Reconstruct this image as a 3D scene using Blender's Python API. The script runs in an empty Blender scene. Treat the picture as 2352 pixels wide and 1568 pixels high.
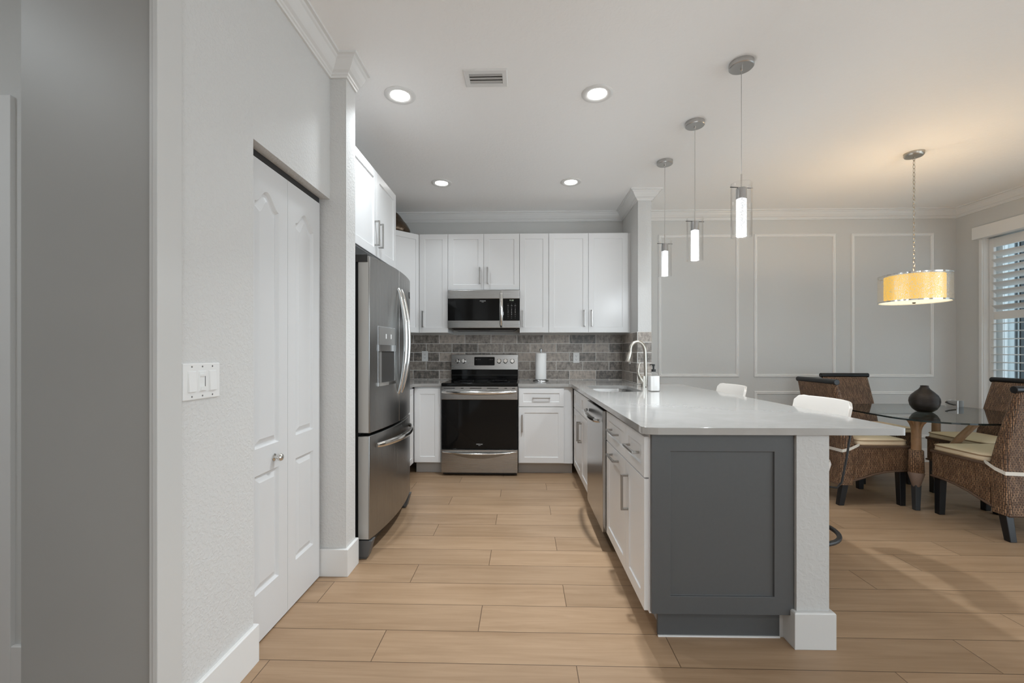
import bpy, bmesh, math, random
from mathutils import Vector, Matrix

random.seed(7)
S = bpy.context.scene
COL = S.collection
PI = math.pi

# ------------------------------------------------------------------ camera
YAW = math.atan(0.027)
cam_d = bpy.data.cameras.new('camera')
cam_d.sensor_fit = 'HORIZONTAL'
cam_d.sensor_width = 36.0
cam_d.lens = 36.0 * 1000.0 / 2352.0
cam_d.shift_y = 26.0 / 2352.0
cam_d.clip_start = 0.02
cam = bpy.data.objects.new('camera', cam_d)
cam.location = (0, 0, 1.225)
cam.rotation_euler = (PI / 2, 0, YAW)
COL.objects.link(cam)
S.camera = cam

# ------------------------------------------------------------------ exposure, world
S.view_settings.view_transform = 'Standard'
S.view_settings.look = 'None'
S.view_settings.exposure = 0.34
S.view_settings.gamma = 1.0
S.view_settings.use_curve_mapping = False
try:
    S.cycles.max_bounces = 14
    S.cycles.diffuse_bounces = 7
    S.cycles.glossy_bounces = 6
    S.cycles.transparent_max_bounces = 16
    S.cycles.caustics_reflective = False
    S.cycles.caustics_refractive = False
    S.cycles.sample_clamp_indirect = 6.0
except Exception:
    pass
W = bpy.data.worlds.new('world')
S.world = W
W.use_nodes = True
W.node_tree.nodes['Background'].inputs[0].default_value = (0.80, 0.915, 1.0, 1)
W.node_tree.nodes['Background'].inputs[1].default_value = 2.5

# light levels (fixture lamps are made with their fixtures; rear and hall fill is added)
RECESSED_W = 0.5
RECESSED_LEFT_W = 5.0
RECESSED_RIGHT_W = 22.0
REAR_FILL_W = 14.0
PENDANT_W = 4.4
CHANDELIER_W = 14.0
HALL_FILL_W = 9.0

H = 2.83            # ceiling height
YB = 5.02           # back wall
XL, XR = -1.75, 4.85
XP = -1.067         # pantry wall face
YREAR = -4.2


# ================================================================== helpers
def tag(o, label=None, cat=None, group=None, kind=None):
    if label: o['label'] = label
    if cat: o['category'] = cat
    if group: o['group'] = group
    if kind: o['kind'] = kind
    return o


def empty(name, loc=(0, 0, 0), rz=0.0, label=None, cat=None, group=None):
    o = bpy.data.objects.new(name, None)
    o.empty_display_size = 0.05
    o.location = loc
    o.rotation_euler = (0, 0, rz)
    COL.objects.link(o)
    return tag(o, label, cat, group)


def kids(o):
    return [c for c in o.children]


def copy_tree(o, parent=None):
    c = o.copy()
    COL.objects.link(c)
    if parent is not None:
        c.parent = parent
        c.matrix_parent_inverse = o.matrix_parent_inverse.copy()
    for ch in list(o.children):
        copy_tree(ch, c)
    return c


class MB:
    """collects shapes and links them as one mesh object"""
    def __init__(self):
        self.bm = bmesh.new()

    def _add(self, verts, faces, M=None):
        vs = [self.bm.verts.new((M @ Vector(v)) if M is not None else v) for v in verts]
        out = []
        for f in faces:
            try:
                out.append(self.bm.faces.new([vs[i] for i in f]))
            except ValueError:
                pass
        return vs, out

    def box(self, x0, x1, y0, y1, z0, z1, M=None):
        if x0 > x1: x0, x1 = x1, x0
        if y0 > y1: y0, y1 = y1, y0
        if z0 > z1: z0, z1 = z1, z0
        v = [(x0, y0, z0), (x1, y0, z0), (x1, y1, z0), (x0, y1, z0),
             (x0, y0, z1), (x1, y0, z1), (x1, y1, z1), (x0, y1, z1)]
        f = [(0, 3, 2, 1), (4, 5, 6, 7), (0, 1, 5, 4), (1, 2, 6, 5), (2, 3, 7, 6), (3, 0, 4, 7)]
        self._add(v, f, M)
        return self

    def loft(self, rings, closed=True, cap0=True, cap1=True, M=None):
        n = len(rings[0])
        v = [p for r in rings for p in r]
        f = []
        for k in range(len(rings) - 1):
            for i in range(n if closed else n - 1):
                j = (i + 1) % n
                f.append((k * n + i, k * n + j, (k + 1) * n + j, (k + 1) * n + i))
        if cap0: f.append(tuple(range(n - 1, -1, -1)))
        if cap1: f.append(tuple((len(rings) - 1) * n + i for i in range(n)))
        self._add(v, f, M)
        return self

    def prism(self, pts, z0, z1, M=None):
        """polygon in xy extruded in z"""
        return self.loft([[(x, y, z0) for x, y in pts], [(x, y, z1) for x, y in pts]], M=M)

    def lathe(self, prof, c=(0, 0, 0), n=32, M=None, cap=True):
        rings = []
        for r, z in prof:
            rings.append([(c[0] + r * math.cos(2 * PI * i / n), c[1] + r * math.sin(2 * PI * i / n), c[2] + z)
                          for i in range(n)])
        return self.loft(rings, cap0=cap, cap1=cap, M=M)

    def cyl(self, r, z0, z1, c=(0, 0), n=24, M=None):
        return self.lathe([(r, z0), (r, z1)], (c[0], c[1], 0), n, M)

    def tube(self, path, r, n=10, M=None, closed=False, cap=True, flat=None):
        """tube along a 3-D path; r number or list; flat=(a,b) gives an oval/rectangular section scale"""
        P = [Vector(p) for p in path]
        m = len(P)
        rs = r if isinstance(r, (list, tuple)) else [r] * m
        rings = []
        up = None
        for k in range(m):
            if closed:
                t = P[(k + 1) % m] - P[(k - 1) % m]
            else:
                t = P[min(k + 1, m - 1)] - P[max(k - 1, 0)]
            t.normalize()
            if up is None:
                ref = Vector((0, 0, 1)) if abs(t.z) < 0.9 else Vector((1, 0, 0))
                a = t.cross(ref).normalized()
            else:
                a = (up - t * up.dot(t)).normalized()
            up = a
            b = t.cross(a).normalized()
            fa, fb = flat if flat else (1, 1)
            rings.append([tuple(P[k] + a * (rs[k] * fa * math.cos(2 * PI * i / n)) + b * (rs[k] * fb * math.sin(2 * PI * i / n)))
                          for i in range(n)])
        if closed:
            rings.append(rings[0])
            return self.loft(rings, cap0=False, cap1=False, M=M)
        return self.loft(rings, cap0=cap, cap1=cap, M=M)

    def sweep(self, path, prof, z0, closed=False):
        """profile (out,dz) swept along xy path, out to the right of the travel direction, mitred"""
        P = [Vector((x, y)) for x, y in path]
        m = len(P)
        rings = []
        for k in range(m):
            def rn(a, b):
                d = (b - a).normalized()
                return Vector((d.y, -d.x))
            ns = []
            if closed or k > 0: ns.append(rn(P[k - 1], P[k]))
            if closed or k < m - 1: ns.append(rn(P[k], P[(k + 1) % m]))
            nn = sum(ns, Vector((0, 0)))
            if len(ns) == 2:
                nn = nn / (1 + ns[0].dot(ns[1]))
            rings.append([(P[k].x + nn.x * o, P[k].y + nn.y * o, z0 + dz) for o, dz in prof])
        if closed:
            rings.append(rings[0])
            return self.loft(rings, cap0=False, cap1=False)
        return self.loft(rings)

    def build(self, name, mat, parent=None, loc=None, rz=None, bevel=0.0, seg=2, smooth=None, uv=False, mats=None):
        bm = self.bm
        bmesh.ops.recalc_face_normals(bm, faces=bm.faces)
        if uv:
            L = bm.loops.layers.uv.new('UVMap')
            for f in bm.faces:
                nrm = f.normal
                if abs(nrm.z) > 0.75:
                    for l in f.loops: l[L].uv = (l.vert.co.y, l.vert.co.x)
                else:
                    t = Vector((-nrm.y, nrm.x, 0)).normalized()
                    for l in f.loops: l[L].uv = (l.vert.co.z, l.vert.co.dot(t))
        me = bpy.data.meshes.new(name)
        bm.to_mesh(me)
        bm.free()
        me.materials.append(mat)
        for mm in (mats or []): me.materials.append(mm)
        if smooth:
            for p in me.polygons: p.use_smooth = True
            try:
                me.set_sharp_from_angle(angle=math.radians(smooth))
            except Exception:
                pass
        o = bpy.data.objects.new(name, me)
        COL.objects.link(o)
        if parent is not None: o.parent = parent
        if loc: o.location = loc
        if rz: o.rotation_euler = (0, 0, rz)
        if bevel:
            b = o.modifiers.new('bevel', 'BEVEL')
            b.width = bevel; b.segments = seg; b.limit_method = 'ANGLE'; b.angle_limit = math.radians(40)
        return o


def rrect(x0, x1, y0, y1, r, n=6):
    """rounded rectangle, counter-clockwise; r number or 4 radii (x0y0, x1y0, x1y1, x0y1)"""
    rs = r if isinstance(r, (list, tuple)) else [r] * 4
    pts = []
    for (cx, cy, a0, q) in ((x0, y0, PI, 0), (x1, y0, 1.5 * PI, 1), (x1, y1, 0, 2), (x0, y1, 0.5 * PI, 3)):
        rr = max(rs[q], 1e-4)
        ox = cx + (rr if cx == x0 else -rr)
        oy = cy + (rr if cy == y0 else -rr)
        nn = n if rs[q] > 1e-3 else 0
        for k in range(nn + 1):
            a = a0 + (PI / 2) * (k / nn if nn else 0.5)
            pts.append((ox + rr * math.cos(a), oy + rr * math.sin(a)))
    return pts


def structure(o, label, cat):
    return tag(o, label, cat, None, 'structure')


# ================================================================== materials
def mat_new(name):
    m = bpy.data.materials.new(name)
    m.use_nodes = True
    nt = m.node_tree
    return m, nt, nt.nodes['Principled BSDF']


def srgb(r, g, b):
    def c(v):
        v /= 255.0
        return v / 12.92 if v <= 0.04045 else ((v + 0.055) / 1.055) ** 2.4
    return (c(r), c(g), c(b), 1.0)


def N(nt, t, **kw):
    n = nt.nodes.new(t)
    for k, v in kw.items():
        if k.startswith('i_'):
            key = k[2:]
            n.inputs[int(key) if key.isdigit() else key].default_value = v
        else:
            setattr(n, k, v)
    return n


def math_n(nt, op, a, b=None, c=None):
    n = nt.nodes.new('ShaderNodeMath')
    n.operation = op
    for i, v in enumerate((a, b, c)):
        if v is None: continue
        if hasattr(v, 'is_output'): nt.links.new(v, n.inputs[i])
        else: n.inputs[i].default_value = v
    return n.outputs[0]


def simple(name, col, rough=0.5, metal=0.0, spec=None, coat=0.0, bump=None, noise_col=None, aniso=0.0):
    """principled with an optional noise bump (scale, strength, distance) and colour mottling (scale, amount)"""
    m, nt, b = mat_new(name)
    b.inputs['Base Color'].default_value = col
    b.inputs['Roughness'].default_value = rough
    b.inputs['Metallic'].default_value = metal
    if spec is not None: b.inputs['Specular IOR Level'].default_value = spec
    if coat:
        b.inputs['Coat Weight'].default_value = coat
        b.inputs['Coat Roughness'].default_value = 0.05
    if aniso: b.inputs['Anisotropic'].default_value = aniso
    tc = N(nt, 'ShaderNodeTexCoord')
    if bump:
        sc, st, di = bump
        nz = N(nt, 'ShaderNodeTexNoise')
        nz.inputs['Scale'].default_value = sc
        nz.inputs['Detail'].default_value = 3
        nt.links.new(tc.outputs['Object'], nz.inputs['Vector'])
        bp = N(nt, 'ShaderNodeBump')
        bp.inputs['Strength'].default_value = st
        bp.inputs['Distance'].default_value = di
        nt.links.new(nz.outputs[0], bp.inputs['Height'])
        nt.links.new(bp.outputs[0], b.inputs['Normal'])
    if noise_col:
        sc, am = noise_col
        nz = N(nt, 'ShaderNodeTexNoise')
        nz.inputs['Scale'].default_value = sc
        nz.inputs['Detail'].default_value = 4
        nt.links.new(tc.outputs['Object'], nz.inputs['Vector'])
        hs = N(nt, 'ShaderNodeHueSaturation')
        hs.inputs['Color'].default_value = col
        v = math_n(nt, 'MULTIPLY_ADD', nz.outputs[0], 2 * am, 1 - am)
        nt.links.new(v, hs.inputs['Value'])
        nt.links.new(hs.outputs[0], b.inputs['Base Color'])
    return m


def emit(name, col, strength, base=(0.8, 0.8, 0.8, 1)):
    m, nt, b = mat_new(name)
    b.inputs['Base Color'].default_value = base
    b.inputs['Emission Color'].default_value = col
    b.inputs['Emission Strength'].default_value = strength
    return m


def plaster(name, col, scale, strength, dist):
    """knock-down / orange-peel drywall texture"""
    m, nt, b = mat_new(name)
    b.inputs['Base Color'].default_value = col
    b.inputs['Roughness'].default_value = 0.6
    b.inputs['Specular IOR Level'].default_value = 0.3
    tc = N(nt, 'ShaderNodeTexCoord')
    nz = N(nt, 'ShaderNodeTexNoise')
    nz.inputs['Scale'].default_value = scale
    nz.inputs['Detail'].default_value = 2.5
    nz.inputs['Distortion'].default_value = 0.6
    nt.links.new(tc.outputs['Object'], nz.inputs['Vector'])
    rp = N(nt, 'ShaderNodeValToRGB')
    rp.color_ramp.elements[0].position = 0.46
    rp.color_ramp.elements[1].position = 0.60
    nt.links.new(nz.outputs[0], rp.inputs[0])
    bp = N(nt, 'ShaderNodeBump')
    bp.inputs['Strength'].default_value = strength
    bp.inputs['Distance'].default_value = dist
    nt.links.new(rp.outputs[0], bp.inputs['Height'])
    nt.links.new(bp.outputs[0], b.inputs['Normal'])
    return m


def floor_mat():
    m, nt, b = mat_new('oak_plank_floor')
    tc = N(nt, 'ShaderNodeTexCoord')
    sp = N(nt, 'ShaderNodeSeparateXYZ')
    nt.links.new(tc.outputs['Object'], sp.inputs[0])
    X, Y = sp.outputs[0], sp.outputs[1]
    PW, PL = 0.1985, 1.2192
    r = math_n(nt, 'DIVIDE', math_n(nt, 'SUBTRACT', Y, 1.7115), PW)
    row = math_n(nt, 'FLOOR', r)
    fr = math_n(nt, 'SUBTRACT', r, row)
    u = math_n(nt, 'DIVIDE', math_n(nt, 'SUBTRACT', math_n(nt, 'ADD', X, 0.607), math_n(nt, 'MULTIPLY', row, 0.4064)), PL)
    ui = math_n(nt, 'FLOOR', u)
    fu = math_n(nt, 'SUBTRACT', u, ui)
    # distance to the joints in metres
    dy = math_n(nt, 'MULTIPLY', math_n(nt, 'MINIMUM', fr, math_n(nt, 'SUBTRACT', 1.0, fr)), PW)
    dx = math_n(nt, 'MULTIPLY', math_n(nt, 'MINIMUM', fu, math_n(nt, 'SUBTRACT', 1.0, fu)), PL)
    dm = math_n(nt, 'MINIMUM', dx, dy)
    mr = N(nt, 'ShaderNodeMapRange')
    mr.inputs['From Min'].default_value = 0.0008
    mr.inputs['From Max'].default_value = 0.0024
    nt.links.new(dm, mr.inputs['Value'])
    cid = N(nt, 'ShaderNodeCombineXYZ')
    nt.links.new(row, cid.inputs[0]); nt.links.new(ui, cid.inputs[1])
    wn = N(nt, 'ShaderNodeTexWhiteNoise', noise_dimensions='2D')
    nt.links.new(cid.outputs[0], wn.inputs['Vector'])
    # grain stretched along X, shifted per plank
    gx = math_n(nt, 'MULTIPLY_ADD', X, 1.6, math_n(nt, 'MULTIPLY', wn.outputs['Value'], 37.0))
    gy = math_n(nt, 'MULTIPLY', Y, 26.0)
    gv = N(nt, 'ShaderNodeCombineXYZ')
    nt.links.new(gx, gv.inputs[0]); nt.links.new(gy, gv.inputs[1])
    g1 = N(nt, 'ShaderNodeTexNoise')
    g1.inputs['Scale'].default_value = 1.0; g1.inputs['Detail'].default_value = 6; g1.inputs['Roughness'].default_value = 0.62
    g1.inputs['Distortion'].default_value = 0.9
    nt.links.new(gv.outputs[0], g1.inputs['Vector'])
    gv2 = N(nt, 'ShaderNodeCombineXYZ')
    nt.links.new(math_n(nt, 'MULTIPLY_ADD', X, 0.9, math_n(nt, 'MULTIPLY', wn.outputs['Value'], 91.0)), gv2.inputs[0])
    nt.links.new(math_n(nt, 'MULTIPLY', Y, 5.0), gv2.inputs[1])
    g2 = N(nt, 'ShaderNodeTexNoise')
    g2.inputs['Scale'].default_value = 1.0; g2.inputs['Detail'].default_value = 3
    nt.links.new(gv2.outputs[0], g2.inputs['Vector'])
    rp = N(nt, 'ShaderNodeValToRGB')
    rp.color_ramp.elements[0].position = 0.30; rp.color_ramp.elements[0].color = (0.277, 0.174, 0.098, 1)
    rp.color_ramp.elements[1].position = 0.66; rp.color_ramp.elements[1].color = (0.405, 0.273, 0.170, 1)
    mixv = math_n(nt, 'ADD', math_n(nt, 'MULTIPLY', g1.outputs[0], 0.62), math_n(nt, 'MULTIPLY', g2.outputs[0], 0.38))
    nt.links.new(mixv, rp.inputs[0])
    hs = N(nt, 'ShaderNodeHueSaturation')
    nt.links.new(rp.outputs[0], hs.inputs['Color'])
    nt.links.new(math_n(nt, 'MULTIPLY_ADD', wn.outputs['Value'], 0.16, 0.92), hs.inputs['Value'])
    mx = N(nt, 'ShaderNodeMix', data_type='RGBA')
    mx.inputs[6].default_value = (0.10, 0.058, 0.032, 1)
    nt.links.new(mr.outputs[0], mx.inputs[0])
    nt.links.new(hs.outputs[0], mx.inputs[7])
    nt.links.new(mx.outputs[2], b.inputs['Base Color'])
    b.inputs['Roughness'].default_value = 0.42
    b.inputs['Specular IOR Level'].default_value = 0.35
    bp = N(nt, 'ShaderNodeBump')
    bp.inputs['Strength'].default_value = 0.25
    bp.inputs['Distance'].default_value = 0.0015
    hh = math_n(nt, 'ADD', mr.outputs[0], math_n(nt, 'MULTIPLY', g1.outputs[0], 0.35))
    nt.links.new(hh, bp.inputs['Height'])
    nt.links.new(bp.outputs[0], b.inputs['Normal'])
    return m


def tile_mat(name, axis, u0, z0):
    """slate-look 4x12 tiles, running bond; axis 0 = courses run along x, 1 = along y"""
    m, nt, b = mat_new(name)
    tc = N(nt, 'ShaderNodeTexCoord')
    sp = N(nt, 'ShaderNodeSeparateXYZ')
    nt.links.new(tc.outputs['Object'], sp.inputs[0])
    U, Z = sp.outputs[axis], sp.outputs[2]
    TH, TW = 0.1022, 0.3005
    r = math_n(nt, 'DIVIDE', math_n(nt, 'SUBTRACT', Z, z0), TH)
    row = math_n(nt, 'FLOOR', r)
    fr = math_n(nt, 'SUBTRACT', r, row)
    odd = math_n(nt, 'MODULO', math_n(nt, 'ADD', row, 20.0), 2.0)
    u = math_n(nt, 'DIVIDE', math_n(nt, 'SUBTRACT', U, math_n(nt, 'MULTIPLY_ADD', odd, TW * 0.5, u0)), TW)
    ui = math_n(nt, 'FLOOR', u)
    fu = math_n(nt, 'SUBTRACT', u, ui)
    dz = math_n(nt, 'MULTIPLY', math_n(nt, 'MINIMUM', fr, math_n(nt, 'SUBTRACT', 1.0, fr)), TH)
    du = math_n(nt, 'MULTIPLY', math_n(nt, 'MINIMUM', fu, math_n(nt, 'SUBTRACT', 1.0, fu)), TW)
    dm = math_n(nt, 'MINIMUM', dz, du)
    mr = N(nt, 'ShaderNodeMapRange')
    mr.inputs['From Min'].default_value = 0.0022
    mr.inputs['From Max'].default_value = 0.0036
    nt.links.new(dm, mr.inputs['Value'])
    cid = N(nt, 'ShaderNodeCombineXYZ')
    nt.links.new(row, cid.inputs[0]); nt.links.new(ui, cid.inputs[1])
    wn = N(nt, 'ShaderNodeTexWhiteNoise', noise_dimensions='2D')
    nt.links.new(cid.outputs[0], wn.inputs['Vector'])
    ov = N(nt, 'ShaderNodeCombineXYZ')
    nt.links.new(math_n(nt, 'MULTIPLY_ADD', U, 30.0, math_n(nt, 'MULTIPLY', wn.outputs['Value'], 50.0)), ov.inputs[0])
    nt.links.new(math_n(nt, 'MULTIPLY', Z, 16.0), ov.inputs[1])
    n1 = N(nt, 'ShaderNodeTexNoise')
    n1.inputs['Scale'].default_value = 1.0; n1.inputs['Detail'].default_value = 7; n1.inputs['Roughness'].default_value = 0.7
    nt.links.new(ov.outputs[0], n1.inputs['Vector'])
    ov2 = N(nt, 'ShaderNodeCombineXYZ')
    nt.links.new(math_n(nt, 'MULTIPLY_ADD', U, 7.0, math_n(nt, 'MULTIPLY', wn.outputs['Value'], 80.0)), ov2.inputs[0])
    nt.links.new(math_n(nt, 'MULTIPLY', Z, 150.0), ov2.inputs[1])
    n2 = N(nt, 'ShaderNodeTexNoise')
    n2.inputs['Scale'].default_value = 1.0; n2.inputs['Detail'].default_value = 2
    nt.links.new(ov2.outputs[0], n2.inputs['Vector'])
    t = math_n(nt, 'ADD', math_n(nt, 'MULTIPLY', n1.outputs[0], 0.75), math_n(nt, 'MULTIPLY', n2.outputs[0], 0.25))
    t = math_n(nt, 'ADD', t, math_n(nt, 'MULTIPLY_ADD', wn.outputs['Value'], 0.26, -0.13))
    rp = N(nt, 'ShaderNodeValToRGB')
    e = rp.color_ramp.elements
    e[0].position = 0.34; e[0].color = (0.115, 0.104, 0.094, 1)
    e[1].position = 0.67; e[1].color = (0.54, 0.47, 0.41, 1)
    nt.links.new(t, rp.inputs[0])
    mx = N(nt, 'ShaderNodeMix', data_type='RGBA')
    mx.inputs[6].default_value = (0.74, 0.73, 0.70, 1)
    nt.links.new(mr.outputs[0], mx.inputs[0])
    nt.links.new(rp.outputs[0], mx.inputs[7])
    nt.links.new(mx.outputs[2], b.inputs['Base Color'])
    b.inputs['Roughness'].default_value = 0.34
    bp = N(nt, 'ShaderNodeBump')
    bp.inputs['Strength'].default_value = 0.4
    bp.inputs['Distance'].default_value = 0.002
    nt.links.new(mr.outputs[0], bp.inputs['Height'])
    nt.links.new(bp.outputs[0], b.inputs['Normal'])
    return m


def wicker_mat(name, ca, cb, cm):
    m, nt, b = mat_new(name)
    uvn = N(nt, 'ShaderNodeUVMap')
    br = N(nt, 'ShaderNodeTexBrick')
    br.offset = 0.5; br.offset_frequency = 2; br.squash = 1.0
    br.inputs['Color1'].default_value = ca
    br.inputs['Color2'].default_value = cb
    br.inputs['Mortar'].default_value = cm
    br.inputs['Scale'].default_value = 1.0
    br.inputs['Mortar Size'].default_value = 0.0032
    br.inputs['Mortar Smooth'].default_value = 1.0
    br.inputs['Bias'].default_value = -0.1
    br.inputs['Brick Width'].default_value = 0.030
    br.inputs['Row Height'].default_value = 0.0092
    nz0 = N(nt, 'ShaderNodeTexNoise')
    nz0.inputs['Scale'].default_value = 30.0
    nt.links.new(uvn.outputs[0], nz0.inputs['Vector'])
    vm = N(nt, 'ShaderNodeVectorMath', operation='MULTIPLY_ADD')
    nt.links.new(nz0.outputs['Color'], vm.inputs[0])
    vm.inputs[1].default_value = (0.020, 0.006, 0)
    nt.links.new(uvn.outputs[0], vm.inputs[2])
    nt.links.new(vm.outputs[0], br.inputs['Vector'])
    nz = N(nt, 'ShaderNodeTexNoise')
    nz.inputs['Scale'].default_value = 9.0; nz.inputs['Detail'].default_value = 3
    nt.links.new(uvn.outputs[0], nz.inputs['Vector'])
    hs = N(nt, 'ShaderNodeHueSaturation')
    nt.links.new(br.outputs['Color'], hs.inputs['Color'])
    nt.links.new(math_n(nt, 'MULTIPLY_ADD', nz.outputs[0], 0.9, 0.55), hs.inputs['Value'])
    nt.links.new(hs.outputs[0], b.inputs['Base Color'])
    b.inputs['Roughness'].default_value = 0.45
    bp = N(nt, 'ShaderNodeBump')
    bp.invert = True
    bp.inputs['Strength'].default_value = 0.9
    bp.inputs['Distance'].default_value = 0.004
    nt.links.new(br.outputs['Fac'], bp.inputs['Height'])
    nt.links.new(bp.outputs[0], b.inputs['Normal'])
    return m


def sheet_glass(name, tint=(0.96, 0.98, 0.97, 1), base=0.045, top=0.85, power=4.0):
    """thin clear glass: transmits straight through, reflects more at grazing angles"""
    m = bpy.data.materials.new(name)
    m.use_nodes = True
    nt = m.node_tree
    nt.nodes.clear()
    out = N(nt, 'ShaderNodeOutputMaterial')
    lw = N(nt, 'ShaderNodeLayerWeight')
    lw.inputs['Blend'].default_value = 0.5
    f = math_n(nt, 'POWER', lw.outputs['Facing'], power)
    f = math_n(nt, 'MULTIPLY_ADD', f, top - base, base)
    tr = N(nt, 'ShaderNodeBsdfTransparent'); tr.inputs[0].default_value = tint
    gl = N(nt, 'ShaderNodeBsdfGlossy'); gl.inputs['Roughness'].default_value = 0.01
    mx = N(nt, 'ShaderNodeMixShader')
    nt.links.new(f, mx.inputs[0]); nt.links.new(tr.outputs[0], mx.inputs[1]); nt.links.new(gl.outputs[0], mx.inputs[2])
    nt.links.new(mx.outputs[0], out.inputs[0])
    return m


def steel(name, col, rough, axis_scale, streak=0.08, bst=0.03):
    """brushed stainless steel: fine streaks vary the roughness"""
    m, nt, b = mat_new(name)
    b.inputs['Base Color'].default_value = col
    b.inputs['Metallic'].default_value = 1.0
    tc = N(nt, 'ShaderNodeTexCoord')
    mp = N(nt, 'ShaderNodeMapping')
    mp.inputs['Scale'].default_value = axis_scale
    nt.links.new(tc.outputs['Object'], mp.inputs[0])
    nz = N(nt, 'ShaderNodeTexNoise')
    nz.inputs['Scale'].default_value = 1.0; nz.inputs['Detail'].default_value = 2
    nt.links.new(mp.outputs[0], nz.inputs['Vector'])
    nt.links.new(math_n(nt, 'MULTIPLY_ADD', nz.outputs[0], streak, rough - streak / 2), b.inputs['Roughness'])
    bp = N(nt, 'ShaderNodeBump')
    bp.inputs['Strength'].default_value = bst; bp.inputs['Distance'].default_value = 0.0005
    nt.links.new(nz.outputs[0], bp.inputs['Height']); nt.links.new(bp.outputs[0], b.inputs['Normal'])
    return m


def quartz_mat():
    m, nt, b = mat_new('white_quartz')
    tc = N(nt, 'ShaderNodeTexCoord')
    nz = N(nt, 'ShaderNodeTexNoise')
    nz.inputs['Scale'].default_value = 5.0; nz.inputs['Detail'].default_value = 8; nz.inputs['Distortion'].default_value = 1.5
    nt.links.new(tc.outputs['Object'], nz.inputs['Vector'])
    rp = N(nt, 'ShaderNodeValToRGB')
    rp.color_ramp.elements[0].position = 0.3; rp.color_ramp.elements[0].color = (0.36, 0.35, 0.333, 1)
    rp.color_ramp.elements[1].position = 0.7; rp.color_ramp.elements[1].color = (0.40, 0.39, 0.376, 1)
    nt.links.new(nz.outputs[0], rp.inputs[0])
    nt.links.new(rp.outputs[0], b.inputs['Base Color'])
    b.inputs['Roughness'].default_value = 0.09
    return m


def vase_mat():
    m, nt, b = mat_new('ribbed_dark_bronze')
    tc = N(nt, 'ShaderNodeTexCoord')
    sp = N(nt, 'ShaderNodeSeparateXYZ'); nt.links.new(tc.outputs['Object'], sp.inputs[0])
    s = math_n(nt, 'SINE', math_n(nt, 'MULTIPLY', sp.outputs[2], 1100.0))
    b.inputs['Base Color'].default_value = (0.050, 0.042, 0.038, 1)
    b.inputs['Metallic'].default_value = 0.75
    b.inputs['Roughness'].default_value = 0.33
    bp = N(nt, 'ShaderNodeBump'); bp.inputs['Strength'].default_value = 0.5; bp.inputs['Distance'].default_value = 0.001
    nt.links.new(s, bp.inputs['Height']); nt.links.new(bp.outputs[0], b.inputs['Normal'])
    return m


def mosaic_mat():
    """polished metal shell pierced by many small openings"""
    m = bpy.data.materials.new('pierced_metal_shade')
    m.use_nodes = True
    nt = m.node_tree
    nt.nodes.clear()
    out = N(nt, 'ShaderNodeOutputMaterial')
    tc = N(nt, 'ShaderNodeTexCoord')
    ve = N(nt, 'ShaderNodeTexVoronoi', feature='DISTANCE_TO_EDGE')
    ve.inputs['Scale'].default_value = 150.0
    nt.links.new(tc.outputs['Object'], ve.inputs['Vector'])
    mr = N(nt, 'ShaderNodeMapRange')
    mr.inputs['From Min'].default_value = 0.045; mr.inputs['From Max'].default_value = 0.10
    nt.links.new(ve.outputs['Distance'], mr.inputs['Value'])
    gl = N(nt, 'ShaderNodeBsdfGlossy'); gl.inputs['Roughness'].default_value = 0.38; gl.inputs['Color'].default_value = (0.78, 0.76, 0.72, 1)
    tr = N(nt, 'ShaderNodeBsdfTransparent')
    mx = N(nt, 'ShaderNodeMixShader')
    nt.links.new(mr.outputs[0], mx.inputs[0]); nt.links.new(gl.outputs[0], mx.inputs[1]); nt.links.new(tr.outputs[0], mx.inputs[2])
    nt.links.new(mx.outputs[0], out.inputs[0])
    return m


def crystal_mat():
    m, nt, b = mat_new('bubble_crystal_lit')
    tc = N(nt, 'ShaderNodeTexCoord')
    vo = N(nt, 'ShaderNodeTexVoronoi'); vo.inputs['Scale'].default_value = 170.0
    nt.links.new(tc.outputs['Object'], vo.inputs['Vector'])
    rp = N(nt, 'ShaderNodeValToRGB')
    rp.color_ramp.elements[0].position = 0.10; rp.color_ramp.elements[0].color = (1, 1, 1, 1)
    rp.color_ramp.elements[1].position = 0.62; rp.color_ramp.elements[1].color = (0.30, 0.32, 0.34, 1)
    nt.links.new(vo.outputs['Distance'], rp.inputs[0])
    nt.links.new(rp.outputs[0], b.inputs['Emission Color'])
    b.inputs['Emission Strength'].default_value = 0.95
    b.inputs['Base Color'].default_value = (0.8, 0.8, 0.8, 1)
    b.inputs['Roughness'].default_value = 0.1
    return m


M = {}
M['ceiling'] = plaster('ceiling_paint', (0.93, 0.927, 0.92, 1), 30, 0.12, 0.004)
M['wall'] = plaster('wall_paint', (0.645, 0.64, 0.627, 1), 75, 0.30, 0.003)
M['wall_d'] = plaster('dining_wall_paint', (0.62, 0.617, 0.60, 1), 50, 0.08, 0.002)
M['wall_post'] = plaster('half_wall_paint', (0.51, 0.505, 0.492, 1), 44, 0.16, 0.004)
M['trim'] = simple('trim_paint', (0.76, 0.757, 0.745, 1), 0.32)
M['casing'] = simple('trim_paint_dimmed', (0.60, 0.595, 0.58, 1), 0.32)  # same white trim paint, toned down to offset the light falling there
M['trim_d'] = simple('dining_moulding_paint', (0.80, 0.795, 0.78, 1), 0.35)
M['jamb'] = simple('shaded_jamb_paint', (0.34, 0.332, 0.314, 1), 0.45, noise_col=(3.0, 0.05))  # white jamb paint darkened so the colour carries the shade
M['floor'] = floor_mat()
M['cab'] = simple('white_cabinet_paint', (0.80, 0.80, 0.80, 1), 0.3)
M['door'] = simple('white_door_paint', (0.66, 0.66, 0.66, 1), 0.35)
M['grey'] = simple('grey_panel_paint', (0.080, 0.083, 0.085, 1), 0.4, noise_col=(60, 0.05))
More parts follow.
